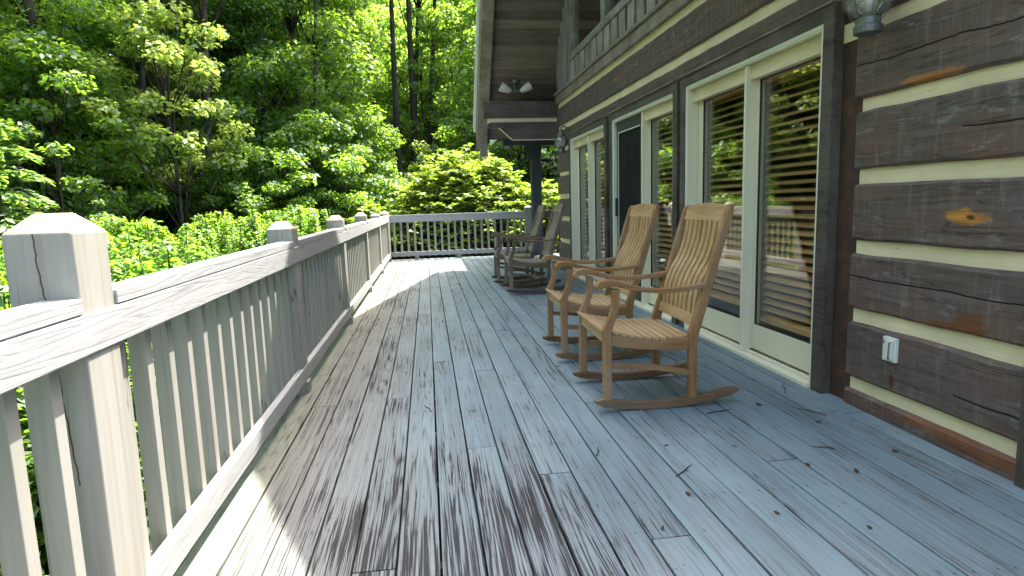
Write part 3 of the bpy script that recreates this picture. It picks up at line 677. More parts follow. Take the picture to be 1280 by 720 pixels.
# ------------------------------------------------------------------ rocking chairs (local x: front - / back +)
def zrock(x): return .3 * (x - .06) ** 2
def zseat(x):
    t = (x + .25) / .5
    return .458 - .055 * math.sin(min(max(t, 0), 1) * math.pi / 2) - .018 * math.sin(min(max(t, 0), 1) * math.pi)
def xback(z): return .252 + (z - .40) * .292
def make_chair(ms):
    mx, my, mz, mr, ms_ = ms; ch = thing('rocking_chair'); w = .286
    def ribbon(prof, y0, y1):     # prof: list of (x, ztop, zbot)
        m = MB(); rings = [[(x, y0, zb), (x, y1, zb), (x, y1, zt), (x, y0, zt)] for x, zt, zb in prof]; return m.sweep(rings)
    for s in (-1, 1):
        xs = np.linspace(-.295, .515, 18); hw = .02
        pr = [(x, zrock(x) + .046 * min(1, .62 + 22 * min(x + .295, .515 - x)), zrock(x) + (.012 if (x < -.29 or x > .51) else 0)) for x in xs]
        ribbon(pr, s * w - hw, s * w + hw).build('rocker', mr, ch, bevel=.004)
        # front leg runs on as the curved arm support
        pts = [(-.228, .066, .023), (-.228, .40, .023), (-.226, .455, .024), (-.207, .50, .021), (-.19, .55, .019), (-.181, .60, .019), (-.181, .672, .022)]
        m = MB(); m.sweep([[(x - h, s * w - .021, z), (x + h, s * w - .021, z), (x + h, s * w + .021, z), (x - h, s * w + .021, z)] for x, z, h in pts])
        m.build('front_leg', mz, ch, bevel=.005)
        pts = [(.248, .052, .023), (.248, .36, .023), (.252, .41, .028), (xback(.52), .52, .026), (xback(.8), .8, .023), (xback(1.06), 1.06, .021), (xback(1.092), 1.092, .012)]
        m = MB(); m.sweep([[(x - h, s * w - .02, z), (x + h, s * w - .02, z), (x + h, s * w + .02, z), (x - h, s * w + .02, z)] for x, z, h in pts])
        m.build('back_post', mz, ch, bevel=.005)
        # arm: scrolled front, dip, rise to the back post
        ap = [(-.268, .668, .012), (-.272, .684, .016), (-.258, .70, .020), (-.225, .708, .017), (-.18, .702, .016), (-.12, .684, .014), (-.04, .664, .0125), (.05, .653, .0125), (.15, .654, .0125), (.24, .662, .0125), (.318, .672, .0125)]
        rings = []
        for i, (x, z, h) in enumerate(ap):
            a = ap[max(i - 1, 0)]; b = ap[min(i + 1, len(ap) - 1)]; dx, dz = b[0] - a[0], b[1] - a[1]; l = math.hypot(dx, dz); nx, nz = -dz / l, dx / l
            if nz < 0 and i > 1: nx, nz = -nx, -nz
            q = .029 + (.004 if i < 5 else 0) - .006 * (i / 10)
            yc = s * (w - .006 + .012 * (i / 10))
            rings.append([(x - nx * h, yc - q, z - nz * h), (x - nx * h, yc + q, z - nz * h), (x + nx * h, yc + q, z + nz * h), (x + nx * h, yc - q, z + nz * h)])
        MB().sweep(rings).build('arm', mx, ch, bevel=.005)
        # seat side rail and low stretcher
        xs = np.linspace(-.205, .226, 9)
        ribbon([(x, zseat(x) - .019, zseat(x) - .08 + .012 * math.sin((x + .2) / .43 * math.pi)) for x in xs], s * w - .013, s * w + .013).build('seat_rail', mx, ch, bevel=.003)
        ribbon([(x, .268 - .06 * t + .012 * math.sin(t * math.pi), .238 - .06 * t + .012 * math.sin(t * math.pi)) for t, x in ((t, -.206 + .432 * t) for t in np.linspace(0, 1, 8))], s * w - .011, s * w + .011).build('stretcher', mx, ch, bevel=.003)
    MB().box(-.242, -.218, -w + .022, w - .022, .375, .436).build('front_rail', my, ch, bevel=.003)
    MB().box(.236, .258, -w + .021, w - .021, .33, .385).build('back_rail', my, ch, bevel=.003)
    x = -.262; k = 0
    while x < .205:
        wd = .062 if k == 0 else .036; xa, xb = x, x + wd; m = MB(); hw = w + .012 if k == 0 else w - .004
        if k and xa < -.2: hw = w - .024
        if xb > .205: hw = w - .024
        m.add([(xa, -hw, zseat(xa)), (xb, -hw, zseat(xb)), (xb, hw, zseat(xb)), (xa, hw, zseat(xa)), (xa, -hw, zseat(xa) - .018), (xb, -hw, zseat(xb) - .018), (xb, hw, zseat(xb) - .018), (xa, hw, zseat(xa) - .018)],
              [(0, 1, 2, 3), (7, 6, 5, 4), (0, 4, 5, 1), (1, 5, 6, 2), (2, 6, 7, 3), (3, 7, 4, 0)])
        if k == 0:
            m.v = [(p[0], p[1] * (.93 if p[0] > -.22 else 1.0), p[2]) for p in m.v]
        m.build('seat_slat', my, ch, bevel=.004); x += wd + .0085; k += 1
    # back: crest, lower rail, eight curved slats
    rings = []
    for k in range(11):
        y = -w + .021 + (2 * w - .042) * k / 10; u_ = abs(k - 5) / 5; zt = 1.108 - .022 * u_ ** 2; cv = .012 * (1 - u_ ** 2)
        zb = 1.005
        rings.append([(xback(zb) - .011 + cv, y, zb), (xback(zb) + .011 + cv, y, zb), (xback(zt) + .011 + cv, y, zt), (xback(zt) - .011 + cv, y, zt)])
    MB().sweep(rings).build('crest_rail', my, ch, bevel=.005)
    MB().add([(xback(z) + dx, y, z) for z in (.445, .502) for dx in (-.012, .012) for y in (-w + .021, w - .021)], [(0, 2, 3, 1), (4, 5, 7, 6), (0, 1, 5, 4), (2, 6, 7, 3), (0, 4, 6, 2), (1, 3, 7, 5)]).build('lower_rail', my, ch, bevel=.003)
    n = 8; tot = 2 * w - .055
    for k in range(n):
        yc = -tot / 2 + tot * (k + .5) / n; hw = .0195; m = MB(); rings = []
        for t in np.linspace(0, 1, 13):
            z = .495 + t * (1.012 - .495); off = -.021 * math.sin(min(t / .55, 1) * math.pi) + .016 * math.sin(max(0, (t - .45) / .55) * math.pi)
            x = xback(z) + off
            rings.append([(x - .007, yc - hw, z), (x + .007, yc - hw, z), (x + .007, yc + hw, z), (x - .007, yc + hw, z)])
        m.sweep(rings).build('back_slat', ms_, ch, bevel=.0025)
    return ch
golden = make_chair((M['chair_x'], M['chair_y'], M['chair_z'], M['rocker'], M['chair_slat']))
grey = make_chair((M['shadeteak_x'], M['shadeteak_y'], M['shadeteak_z'], M['rocker_shade'], M['shadeteak_y']))
grp = 'wooden rocking chairs along the house wall'
def put(o, x, y, th, label):
    o.location = (x, y, .001); o.rotation_euler = (0, 0, th); tag(o, label, 'rocking chair', grp)
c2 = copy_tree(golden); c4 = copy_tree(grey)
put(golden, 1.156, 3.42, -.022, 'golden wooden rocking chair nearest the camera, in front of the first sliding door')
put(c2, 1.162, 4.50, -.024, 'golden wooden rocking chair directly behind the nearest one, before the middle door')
put(grey, 1.235, 7.85, -.02, 'dark shaded rocking chair in front of the farthest sliding door')
put(c4, 1.19, 8.80, -.04, 'dark shaded rocking chair last in the row near the porch post')

# dry leaves and bits blown onto the boards
rd = random.Random(21)
spots = [(.76, 1.93), (1.55, 2.3), (1.9, 2.75), (1.35, 2.55), (.95, 2.15), (1.05, 2.62), (1.75, 3.05), (1.62, 3.55), (2.0, 2.35), (1.2, 1.95), (.55, 2.9), (.2, 3.3), (-.2, 4.2), (.6, 5.2), (.1, 6.0), (1.7, 2.2), (1.45, 1.8), (.85, 4.1)]
for (lx, ly) in spots:
    m = MB(); s = rd.uniform(.010, .02); cup = rd.uniform(.2, .5) * s
    pts = [(-s, 0, cup), (-.3 * s, -.45 * s, cup * .2), (.5 * s, -.35 * s, 0), (s, 0, cup * .7), (.4 * s, .4 * s, cup * .5), (-.4 * s, .5 * s, cup)]
    m.add(pts + [(p[0], p[1], p[2] + .001) for p in pts], [(5, 4, 3, 2, 1, 0), (6, 7, 8, 9, 10, 11)] + [(i, (i + 1) % 6, 6 + (i + 1) % 6, 6 + i) for i in range(6)])
    o = m.build('dry_leaf', M['dry']); o.location = (lx, ly, .003); o.rotation_euler = (0, 0, rd.uniform(0, 6.28))
    tag(o, 'tiny curled brown leaf scrap lying on the deck boards', 'leaf', 'leaf scraps blown onto the deck')

for (tx, ty, ta, tl) in ((1.02, 2.35, .7, .07), (1.95, 2.9, 2.1, .09), (.72, 2.62, 1.2, .05), (1.5, 3.0, .2, .08), (-.05, 3.4, 1.9, .06), (1.72, 2.45, 2.7, .05), (2.05, 3.3, 1.1, .10)):
    m = MB(); c_, s_ = math.cos(ta), math.sin(ta); m.tube([(-tl * c_, -tl * s_, .004), (-.2 * tl * c_ + .006, -.2 * tl * s_, .006), (.4 * tl * c_, .4 * tl * s_ + .004, .003), (tl * c_, tl * s_, .005)], [.0028, .0024, .002, .0012], 5)
    m.tube([(0, 0, .005), (.25 * tl * s_ + .2 * tl * c_, -.25 * tl * c_ + .2 * tl * s_, .004)], [.0018, .001], 4)
    o = m.build('twig', M['bark']); o.location = (tx, ty, .001); tag(o, 'thin dark twig lying across the deck boards', 'twig', 'twigs blown onto the deck')

# ------------------------------------------------------------------ ground
def gz(x, y):
    dl = max(0., -1.5 - x); df = max(0., y - 14.5); r = math.hypot(dl, df)
    z = -1.75 + .04 * min(r, 5) + .33 * max(0, r - 5) + .004 * max(0, r - 20) ** 1.5
    return z + .25 * math.sin(x * .31 + 1.2) * math.cos(y * .27) * min(1, r / 6)
gm = MB(); NX, NY = 90, 80; X0, X1, Y0, Y1 = -110, 70, -40, 120
for j in range(NY + 1):
    for i in range(NX + 1):
        xx = X0 + (X1 - X0) * i / NX; yy = Y0 + (Y1 - Y0) * j / NY; gm.v.append((xx, yy, gz(xx, yy)))
for j in range(NY):
    for i in range(NX):
        a = j * (NX + 1) + i; gm.f.append((a, a + 1, a + NX + 2, a + NX + 1))
tag(gm.build('ground', M['ground'], smooth=True), kind='structure')

# ------------------------------------------------------------------ foliage
def leaves_mesh(name, mat, pos, nrm, dirs, size, wid=.34, fold=.12):
    N = len(pos); n = nrm / np.linalg.norm(nrm, axis=1, keepdims=True)
    d = dirs - (dirs * n).sum(1, keepdims=True) * n; d /= np.linalg.norm(d, axis=1, keepdims=True) + 1e-9
    b = np.cross(n, d); s = size[:, None]
    V = np.empty((N, 4, 3)); V[:, 0] = pos - d * s * .5; V[:, 1] = pos - b * s * wid + n * s * fold; V[:, 2] = pos + d * s * .5 - n * s * fold * .6; V[:, 3] = pos + b * s * wid + n * s * fold
    me = bpy.data.meshes.new(name); me.vertices.add(N * 4); me.vertices.foreach_set('co', V.reshape(-1).astype(np.float32))
    me.loops.add(N * 4); me.polygons.add(N); me.loops.foreach_set('vertex_index', np.arange(N * 4, dtype=np.int32))
    me.polygons.foreach_set('loop_start', np.arange(0, N * 4, 4, dtype=np.int32)); me.update(calc_edges=True); me.validate(); me.materials.append(mat); return me
def leaf_cloud(rs, clusters, per, size, flat=.4, tilt=.55, shell=.0):
    P = []; Nn = []; D = []; S = []
    for (c, r) in clusters:
        k = max(8, int(per * (r ** 2)));
        q = rs.normal(size=(k, 3)); q /= np.linalg.norm(q, axis=1, keepdims=True); rad = (shell + (1 - shell) * rs.random(k) ** .45)[:, None]
        q = q * rad * r * np.array([1, 1, flat]); p = np.array(c) + q
        n = np.array([0, 0, 1.0]) + tilt * rs.normal(size=(k, 3)) + .5 * q / r
        dd = q * np.array([1, 1, .3]) / r + .6 * rs.normal(size=(k, 3)) + np.array([0, 0, -.25])
        P.append(p); Nn.append(n); D.append(dd); S.append(size * rs.uniform(.6, 1.3, k))
    return np.concatenate(P), np.concatenate(Nn), np.concatenate(D), np.concatenate(S)
def obj_of(name, me, parent):
    o = bpy.data.objects.new(name, me); COL.objects.link(o); o.parent = parent; return o

def broad_tree(name, seed, H, base, rad, leafmat, bark, ncl, per, size, trunk_r=.16, lean=0.0, flat=.42, limb=.5):
    flat = flat * 1.45
    rs = np.random.default_rng(seed); t = thing(name); tr = MB()
    px = [0]; py = [0]; 
    K = 9; pts = []
    for k in range(K):
        f = k / (K - 1); pts.append((lean * f * H * .12 + .12 * math.sin(f * 5 + seed) * f, .12 * math.cos(f * 4 + seed * 2) * f, H * .93 * f - .4 * (1 - f)))
    rads = [trunk_r * (1.25 if k == 0 else 1) * (1 - .85 * k / (K - 1)) for k in range(K)]
    tr.tube(pts, rads, 8)
    cl = []
    for k in range(ncl):
        f = (k + .5) / ncl; z = base + (H - base) * f; env = rad * (math.sin(math.pi * min(.97, .18 + .8 * f)) ** .8)
        a = k * 2.399 + rs.uniform(-.5, .5); rr = env * rs.uniform(.35, 1.0)
        kk = min(K - 1.001, z / (H * .93) * (K - 1)); i = int(kk); p0 = Vector(pts[i]).lerp(Vector(pts[i + 1]), kk - i)
        c = (p0.x + rr * math.cos(a), p0.y + rr * math.sin(a), z + rs.uniform(-.3, .3)); r = rad * rs.uniform(.15, .30)
        cl.append((c, r))
        if rs.random() < limb + .2:
            st = Vector(pts[max(0, i - 1)]); mid = st.lerp(Vector(c), .55) + Vector((0, 0, -.12 * rr)); tr.tube([st, mid, c], [trunk_r * .32, trunk_r * .2, .015], 5)
    me = leaves_mesh('crown', leafmat, *leaf_cloud(rs, cl, per, size, flat))
    obj_of('crown', me, t); tr.build('trunk', bark, t, smooth=True); return t
def hemlock(name, seed, H, base, rad, leafmat, bark, ntier, per, size, trunk_r=.14):
    rs = np.random.default_rng(seed); t = thing(name); tr = MB(); tr.tube([(0, 0, -.4), (.05, 0, H * .35), (0, .05, H * .7), (0, 0, H)], [trunk_r * 1.2, trunk_r * .8, trunk_r * .45, .01], 8)
    P = []; N_ = []; D = []; S = []
    for k in range(ntier):
        f = k / (ntier - 1); z = base + (H * .98 - base) * f; L = rad * (1 - f) ** .75 + .12; nb = 5 if f < .8 else 4
        for b in range(nb):
            a = b * 2 * math.pi / nb + k * 1.1 + rs.uniform(-.35, .35); l = L * rs.uniform(.65, 1.15); dv = np.array([math.cos(a), math.sin(a), 0]); sd = np.array([-dv[1], dv[0], 0])
            m = int(per * l); u = rs.random(m) ** .7
            wdt = .34 * l * np.sin(np.clip(u, .05, 1) * 2.7) * rs.uniform(-1, 1, m)
            droop = .10 * l * u - .42 * l * u ** 2.2
            p = dv * (u * l)[:, None] + sd * wdt[:, None]; p[:, 2] = z + droop - .25 * np.abs(wdt) + rs.normal(0, .025, m)
            P.append(p); n = np.array([0, 0, 1.0]) + .28 * rs.normal(size=(m, 3)) + dv * .35 * u[:, None]; N_.append(n)
            D.append(dv + sd * np.sign(wdt)[:, None] * .8 + np.array([0, 0, -.5]) * u[:, None] + .2 * rs.normal(size=(m, 3))); S.append(size * rs.uniform(.7, 1.3, m))
            if f < .85: tr.tube([(0, 0, z), tuple(dv * l * .5 + np.array([0, 0, z - .01 * l])), tuple(dv * l * .93 + np.array([0, 0, z - .27 * l]))], [trunk_r * .2, .02, .006], 4)
    me = leaves_mesh('crown', leafmat, np.concatenate(P), np.concatenate(N_), np.concatenate(D), np.concatenate(S), wid=.2, fold=.04)
    obj_of('crown', me, t); tr.build('trunk', bark, t, smooth=True); return t
def shrub(name, seed, rx, h, leafmat, nstem, per, size, whorl=False, z0=0.25, wid=.26):
    """many upright stems; leaves along the stem ends"""
    rs = np.random.default_rng(seed); t = thing(name); st = MB(); P = []; N_ = []; D = []; S = []
    for k in range(nstem):
        a = rs.uniform(0, 6.283); r = rx * math.sqrt(rs.random()); x, y = r * math.cos(a), r * math.sin(a)
        top = h * (1 - .55 * (r / rx) ** 2.2) * rs.uniform(.86, 1.06)
        tip = np.array([x, y, top]); root = np.array([x * .35, y * .35, -.1]); mid = np.array([x * .85, y * .85, top * .5])
        st.tube([root, mid, tip], [.018, .012, .004], 4)
        if whorl:
            for q in range(3):
                c = tip + rs.normal(0, .1, 3) * np.array([1, 1, .6]) - np.array([0, 0, .13 * q * rs.uniform(.5, 1.6)]); m = per
                ang = rs.uniform(0, 6.283) + np.arange(m) * 6.283 / m + rs.normal(0, .2, m); el = rs.uniform(-.25, .55, m) - .1 * q
                dv = np.stack([np.cos(ang) * np.cos(el), np.sin(ang) * np.cos(el), np.sin(el)], 1)
                P.append(c + dv * size * .55); D.append(dv); N_.append(np.array([0, 0, 1.0]) - dv * np.sin(el)[:, None] + .15 * rs.normal(size=(m, 3))); S.append(size * rs.uniform(.75, 1.15, m))
        else:
            m = per; u = rs.random(m) ** .6; lo = max(z0, .3); p = mid + (tip - mid) * u[:, None]; ang = rs.uniform(0, 6.283, m); el = rs.uniform(-.1, .9, m)
            dv = np.stack([np.cos(ang) * np.cos(el), np.sin(ang) * np.cos(el), np.sin(el)], 1); sp = (.05 + .16 * (1 - u))[:, None]
            P.append(p + dv * sp); D.append(dv); N_.append(np.array([0, 0, 1.0]) + .45 * rs.normal(size=(m, 3)) + .3 * dv); S.append(size * rs.uniform(.6, 1.3, m))
    me = leaves_mesh('foliage', leafmat, np.concatenate(P), np.concatenate(N_), np.concatenate(D), np.concatenate(S), wid=wid)
    obj_of('foliage', me, t); st.build('stems', M['bark'], t); return t

# camera frame, used to turn a direction in the photo into a place on the hillside
def col_x(px, Y): return (px - 538.5) / 770. * Y * 1.0 + 0.0

G_FOREST = 'trees of the forest slope'
def plant(o, x, y, s=1.0, rz=0, dz=0, sz=None):
    o.location = (x, y, gz(x, y) + dz); o.scale = (s, s, sz or s); o.rotation_euler = (0, 0, rz); return o
protos = {
 'a': [broad_tree('broadleaf_tree', 11, 13, 2.2, 3.4, M['lf_mid'], M['bark'], 85, 560, .15, .17), broad_tree('broadleaf_tree', 12, 11, 1.2, 3.0, M['lf_mid'], M['bark'], 85, 640, .135, .14)],
 'b': [broad_tree('broadleaf_tree', 13, 14, 3.0, 3.6, M['lf_bright'], M['bark'], 75, 330, .18, .16), broad_tree('broadleaf_tree', 14, 10, 1.0, 2.8, M['lf_bright'], M['bark'], 70, 400, .16, .13)],
 'h': [hemlock('hemlock_tree', 15, 12, .8, 2.9, M['lf_dark'], M['bark'], 34, 120, .19, .16), hemlock('hemlock_tree', 16, 8, .5, 2.3, M['lf_dark'], M['bark'], 26, 130, .17, .12)],
 'u': [broad_tree('sapling_tree', 21, 4.6, .3, 1.9, M['lf_mid'], M['bark'], 46, 1150, .105, .05, flat=.34), broad_tree('sapling_tree', 22, 5.2, .5, 1.7, M['lf_dark2'], M['bark'], 46, 1150, .11, .05, flat=.34)],
 'v': [broad_tree('sapling_tree', 23, 5.2, .3, 2.1, M['lf_bright'], M['bark'], 50, 520, .15, .06, flat=.4), broad_tree('sapling_tree', 24, 6.2, .4, 1.9, M['lf_bright'], M['bark'], 50, 520, .15, .06, flat=.4)],
 's': [broad_tree('slender_tree', 17, 19, 11.5, 3.0, M['lf_bright'], M['bark'], 46, 300, .2, .15), broad_tree('slender_tree', 18, 17, 9.5, 2.6, M['lf_bright'], M['bark'], 40, 320, .19, .12, lean=.6)],
}
LAB = {'v': 'bright sunlit yellow green sapling in the clearing up the slope', 'u': 'low layered green sapling in the understory at the forest edge', 'a': 'leafy mid green broadleaf tree in the forest on the slope', 'b': 'yellow green sunlit broadleaf tree in the forest on the slope',
       'h': 'dark green hemlock with drooping sprays in the forest on the slope', 's': 'tall slender dark trunked tree with a high crown in the forest'}
CAT = 'tree'; used = set(); rt = random.Random(77)
def forest(kind, v, x, y, s=1.0, label=None, group=G_FOREST, dz=0, sz=None):
    p = protos[kind][v]
    if (kind, v) in used: o = copy_tree(p)
    else: o = p; used.add((kind, v))
    plant(o, x, y, s, rt.uniform(0, 6.28), dz, sz); tag(o, label or LAB[kind], CAT, group if not label else G_FOREST); return o
# front rank, placed from the photograph (image column, depth)
F = [  # px, depth, kind, variant, scale
 (-110, 13, 'a', 1, 1.0), (60, 19, 'a', 0, 1.0), (150, 18.5, 'a', 1, .95), (352, 19, 'a', 1, .8), (395, 20, 'a', 1, 1.0), (300, 20, 'a', 1, 1.0), (110, 15, 'a', 1, .8),
 (20, 22, 'h', 0, 1.1), (230, 23, 'a', 0, 1.1), (330, 24, 'a', 0, 1.15), (625, 21, 'h', 1, .8), (665, 22, 'a', 0, .9), (690, 19, 'h', 1, .8), 
 (-40, 25, 'a', 0, 1.1), (75, 28, 'a', 0, 1.25), (170, 28, 'a', 0, 1.2), (265, 30, 'b', 0, 1.1), (360, 31, 'a', 0, 1.3), (660, 32, 'a', 0, 1.3), (720, 28, 'a', 0, 1.2),
 (650, 44, 'a', 0, 1.5), (300, 40, 'a', 0, 1.5), (210, 38, 'h', 0, 1.5), (120, 37, 'a', 0, 1.5), (30, 36, 'a', 0, 1.5), (-60, 36, 'h', 0, 1.5),
 (-120, 20, 'a', 0, 1.0), (-150, 29, 'a', 0, 1.2), (-200, 24, 'h', 0, 1.2)]
U = [(85, 14, 0), (125, 13.4, 1), (200, 16.5, 0), (275, 17, 1), (318, 16, 0), (365, 16.5, 1), (405, 17, 0), (440, 18, 1), (475, 19, 0),  (600, 20, 1), (-60, 12, 1), (240, 19, 1), (340, 19.5, 0), (425, 21, 1), (650, 19, 1), (180, 20, 1), (60, 16, 1)]
for (px, Y, v) in U: forest('u', v, col_x(px, Y), Y, .8 + .05 * (px % 7))
for (px, Y, k, v, s) in F: forest(k, v, col_x(px, Y), Y, s)
for i in range(34):
    Y = 25 + 30 * (i / 33) ** .9 + rt.uniform(-1, 1); px = 385 + 235 * ((i * .618) % 1) + rt.uniform(-12, 12); forest('v', i % 2, col_x(px, Y), Y, .75 + Y / 55 + rt.uniform(-.1, .1))
for px, Y in ((122, 14.2), (205, 17.5), (252, 18), (277, 16.5), (345, 19), (395, 19.5), (60, 17.5), (430, 23)): forest('s', int(px) % 2, col_x(px, Y), Y, .9)
# slender dark trunks in the bright gap
for i, (px, Y, v, s) in enumerate([(508, 25, 0, .98), (520, 27, 1, 1.05), (529, 26, 0, 1.05), (540, 28, 1, 1.1), (463, 30, 0, 1.05)]): forest('s', v, col_x(px, Y), Y, s)
# further ranks closing the hillside
for r_, n, s in ((52, 12, 1.7), (68, 13, 2.0)):
    for i in range(n):
        px = -220 + (1000 / (n - 1)) * i + rt.uniform(-25, 25)
        if r_ == 52 and 370 < px < 630: continue
        forest('ab'[(i + (r_ == 64)) % 2] if i % 3 else 'h', 0, col_x(px, r_), r_ + rt.uniform(-3, 3), s * rt.uniform(.9, 1.15))
for (x_, y_, k, v, s) in ((-8, -9, 'a', 0, 1.0), (-11, -12, 'h', 0, 1.2), (-14, -6, 'a', 1, 1.2)): forest(k, v, x_, y_, s)  # unseen trees behind the camera, added to darken the rail's camera-side faces
for (x_, y_, k, v, s) in ((-22, 3, 'a', 0, 1.2), (-24, 10, 'a', 0, 1.3), (-20, 14, 'b', 0, 1.1), (-28, 18, 'a', 0, 1.4), (-30, 6, 'h', 0, 1.5), (-32, -3, 'a', 0, 1.4), (-24, -6, 'a', 1, 1.4), (-36, 12, 'a', 0, 1.6), (-40, 24, 'a', 0, 1.7), (-44, 4, 'a', 0, 1.8), (-34, 30, 'a', 0, 1.6), (-18, 9, 'u', 0, 1.2), (-14, 12, 'u', 1, 1.1), (-46, 14, 'h', 0, 1.8)): forest(k, v, x_, y_, s)
# to the side and behind the house corner, seen in passing and mirrored in the glass
for (x_, y_, k, v, s) in ((-13, 5, 'a', 1, 1.0), (-15, 0, 'a', 0, 1.0), (-18, 8, 'h', 0, 1.0), (-12, -5, 'b', 1, .9), (8, 24, 'h', 1, 1.0), (6.5, 17.5, 'h', 1, .75), (12, 28, 'a', 0, 1.1)): forest(k, v, x_, y_, s)
# single plants one can point to
o = broad_tree('maple_tree', 31, 7.0, 3.6, 1.75, M['lf_pale'], M['bark'], 44, 760, .13, .07, flat=.38); plant(o, col_x(252, 15), 15, 1.0, .4); tag(o, 'slim young maple with pale yellowish pink tinged leaves in the upper left', 'tree')
o = broad_tree('maple_tree', 32, 5.6, 1.6, 1.6, M['lf_mid'], M['bark'], 40, 760, .12, .06, flat=.35); plant(o, col_x(150, 14.5), 14.5, 1.0, .4); tag(o, 'layered green maple sapling left of the pale leaved maple', 'tree')
o = hemlock('hemlock_tree', 33, 4.1, .3, 1.75, M['lf_spray'], M['bark'], 15, 150, .13, .06); plant(o, col_x(62, 9.2), 9.2, 1.06, .2, -.1); tag(o, 'low young hemlock with bright drooping sprays behind the nearest railing post', 'tree')
o = hemlock('hemlock_tree', 34, 3.7, .3, 1.5, M['lf_spray'], M['bark'], 14, 150, .12, .05); plant(o, col_x(165, 11.5), 11.5, .82, 1.2, -.1); tag(o, 'small hemlock sapling to the right of the nearest post, above the bright shrubs', 'tree')
o = thing('bare_trunk_tree'); tm = MB(); tm.tube([(.55, 0, -.5), (.35, 0, 2.2), (.2, .05, 4), (-.15, .05, 5.6), (-.42, 0, 7.6), (-.5, 0, 9.5)], [.13, .105, .095, .085, .07, .05], 8)
tm.build('trunk', M['bark_pale'], o, smooth=True); rs_ = np.random.default_rng(8)
obj_of('crown', leaves_mesh('crown', M['lf_mid'], *leaf_cloud(rs_, [((-.5 + rs_.uniform(-1.6, 1.6), rs_.uniform(-1.6, 1.6), rs_.uniform(7.6, 10)), rs_.uniform(.7, 1.1)) for _ in range(16)], 420, .18)), o)
plant(o, col_x(20, 11), 11); tag(o, 'thin pale leaning trunk at the far left edge of the forest', 'tree')
# pale climbing shrub in the middle of the forest edge
o = broad_tree('viny_sapling', 36, 4.6, 1.0, .75, M['lf_pale'], M['bark'], 20, 900, .12, .06, flat=.8); plant(o, col_x(535, 18.5), 18.5, 1.0); tag(o, 'pale green vine covered sapling rising behind the left side of the rounded bush', 'tree')
# rounded rhododendron past the end railing
o = shrub('rhododendron_bush', 41, 2.35, 3.95, M['lf_rhodo'], 900, 8, .16, whorl=True); o.location = (1.0, 16.6, -1.6); tag(o, 'big rounded sunlit yellow green bush beyond the far end railing', 'bush')
o.scale = (1.02, .8, 1)
o = shrub('rhododendron_bush', 42, 1.5, 3.1, M['lf_rhodo'], 300, 8, .16, whorl=True); o.location = (3.1, 16.3, -1.6); tag(o, 'smaller rounded bright bush to the right, partly behind the porch post', 'bush')
o = shrub('rhododendron_bush', 43, 1.2, 2.6, M['lf_rhodo'], 240, 8, .16, whorl=True); o.location = (-1.35, 16.2, -1.55); tag(o, 'low rounded bush just past the corner where the two railings meet', 'bush')
# bright leafy shrubs standing along the outside of the long railing
s1 = shrub('leafy_shrub', 51, 1.35, 2.75, M['lf_shrub'], 330, 130, .08); s2 = shrub('leafy_shrub', 52, 1.2, 2.75, M['lf_shrub'], 300, 130, .075)
sp = [(-2.4, 3.2, .80), (-3.5, 4.6, .93), (-2.6, 5.6, .86), (-4.6, 6.4, .99), (-3.2, 7.4, .98), (-5.6, 8.2, 1.0), (-4.2, 9.0, 1.02), (-2.6, 9.4, .98), (-3.4, 11.0, 1.04), (-2.3, 12.4, 1.04), (-5.2, 10.6, 1.02), (-3.0, 13.6, 1.05), (-2.3, 1.4, .62), (-3.4, 2.4, .75), (-4.9, 4.4, .85)]
for i, (x_, y_, s) in enumerate(sp):
    o = (s1, s2)[i % 2] if i < 2 else copy_tree((s1, s2)[i % 2])
    z_ = gz(x_, y_); o.location = (x_, y_, z_); o.rotation_euler = (0, 0, i * 1.7); hh = (s * 1.03 + .0 - z_ - .02) / 2.75
    o.scale = (1, 1, hh); tag(o, 'bright green leafy shrub growing outside the long railing', 'shrub', 'leafy shrubs outside the long railing')

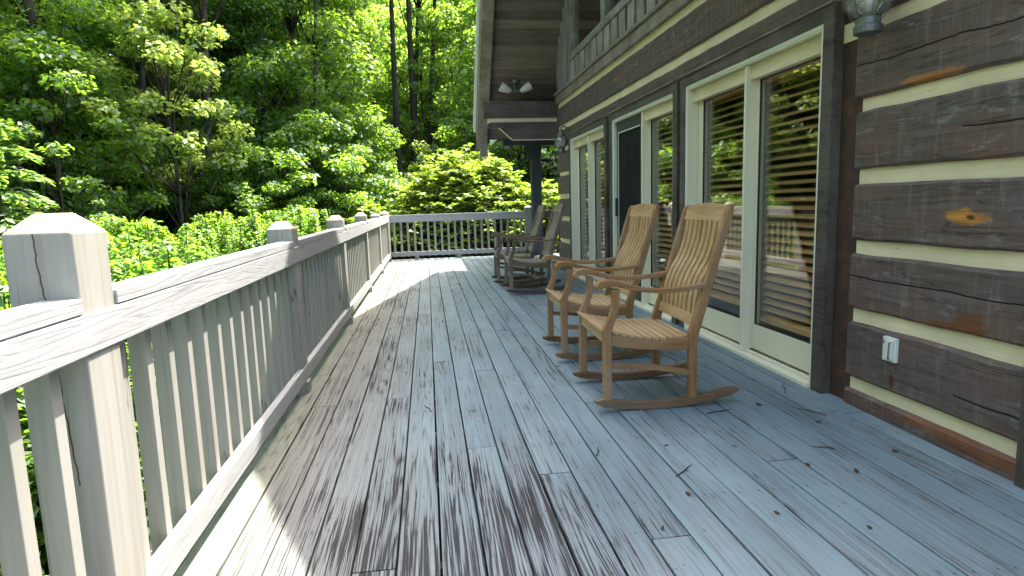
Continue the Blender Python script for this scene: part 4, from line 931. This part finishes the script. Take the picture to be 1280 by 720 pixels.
# ------------------------------------------------------------------ camera, sun, sky
def rot(yaw, pitch, roll):
    f = Vector((math.sin(yaw) * math.cos(pitch), math.cos(yaw) * math.cos(pitch), -math.sin(pitch))); r = Vector((math.cos(yaw), -math.sin(yaw), 0)); u = r.cross(f)
    return math.cos(roll) * r + math.sin(roll) * u, -math.sin(roll) * r + math.cos(roll) * u, f
r, u, f = rot(.1322, .1377, -.0307)
cd = bpy.data.cameras.new('camera'); cam = bpy.data.objects.new('camera', cd); COL.objects.link(cam)
m4 = Matrix(((r.x, u.x, -f.x, 0), (r.y, u.y, -f.y, 0), (r.z, u.z, -f.z, CAM_H), (0, 0, 0, 1))); cam.matrix_world = m4
cd.sensor_width = 36; cd.lens = 770.2 / 1280 * 36; cd.clip_start = .05; cd.clip_end = 600; scene.camera = cam
S = Vector((SA, SB, 1)).normalized()
sd = bpy.data.lights.new('sun', 'SUN'); so = bpy.data.objects.new('sun', sd); COL.objects.link(so)
sd.energy = 3.5; sd.angle = R_(.5); sd.color = (1, .965, .90); so.rotation_euler = (-S).to_track_quat('-Z', 'Y').to_euler(); so.location = (10, 10, 30)
w = bpy.data.worlds.new('World'); scene.world = w; w.use_nodes = True; nt = w.node_tree; nt.nodes.clear()
sk = nt.nodes.new('ShaderNodeTexSky'); sk.sky_type = 'NISHITA'; sk.sun_disc = False; sk.dust_density = 5; sk.ozone_density = .3; sk.sun_elevation = math.asin(S.z); sk.sun_rotation = math.atan2(S.x, S.y)
bg = nt.nodes.new('ShaderNodeBackground'); bg.inputs[1].default_value = .15; wo = nt.nodes.new('ShaderNodeOutputWorld')
nt.links.new(sk.outputs[0], bg.inputs[0]); nt.links.new(bg.outputs[0], wo.inputs[0])
vs = scene.view_settings; vs.view_transform = 'Standard'; vs.look = 'None'; vs.exposure = 2.70; vs.gamma = 1; vs.use_curve_mapping = False
scene.cycles.max_bounces = 8; scene.cycles.diffuse_bounces = 4; scene.cycles.glossy_bounces = 4; scene.cycles.transparent_max_bounces = 12; scene.cycles.transmission_bounces = 4
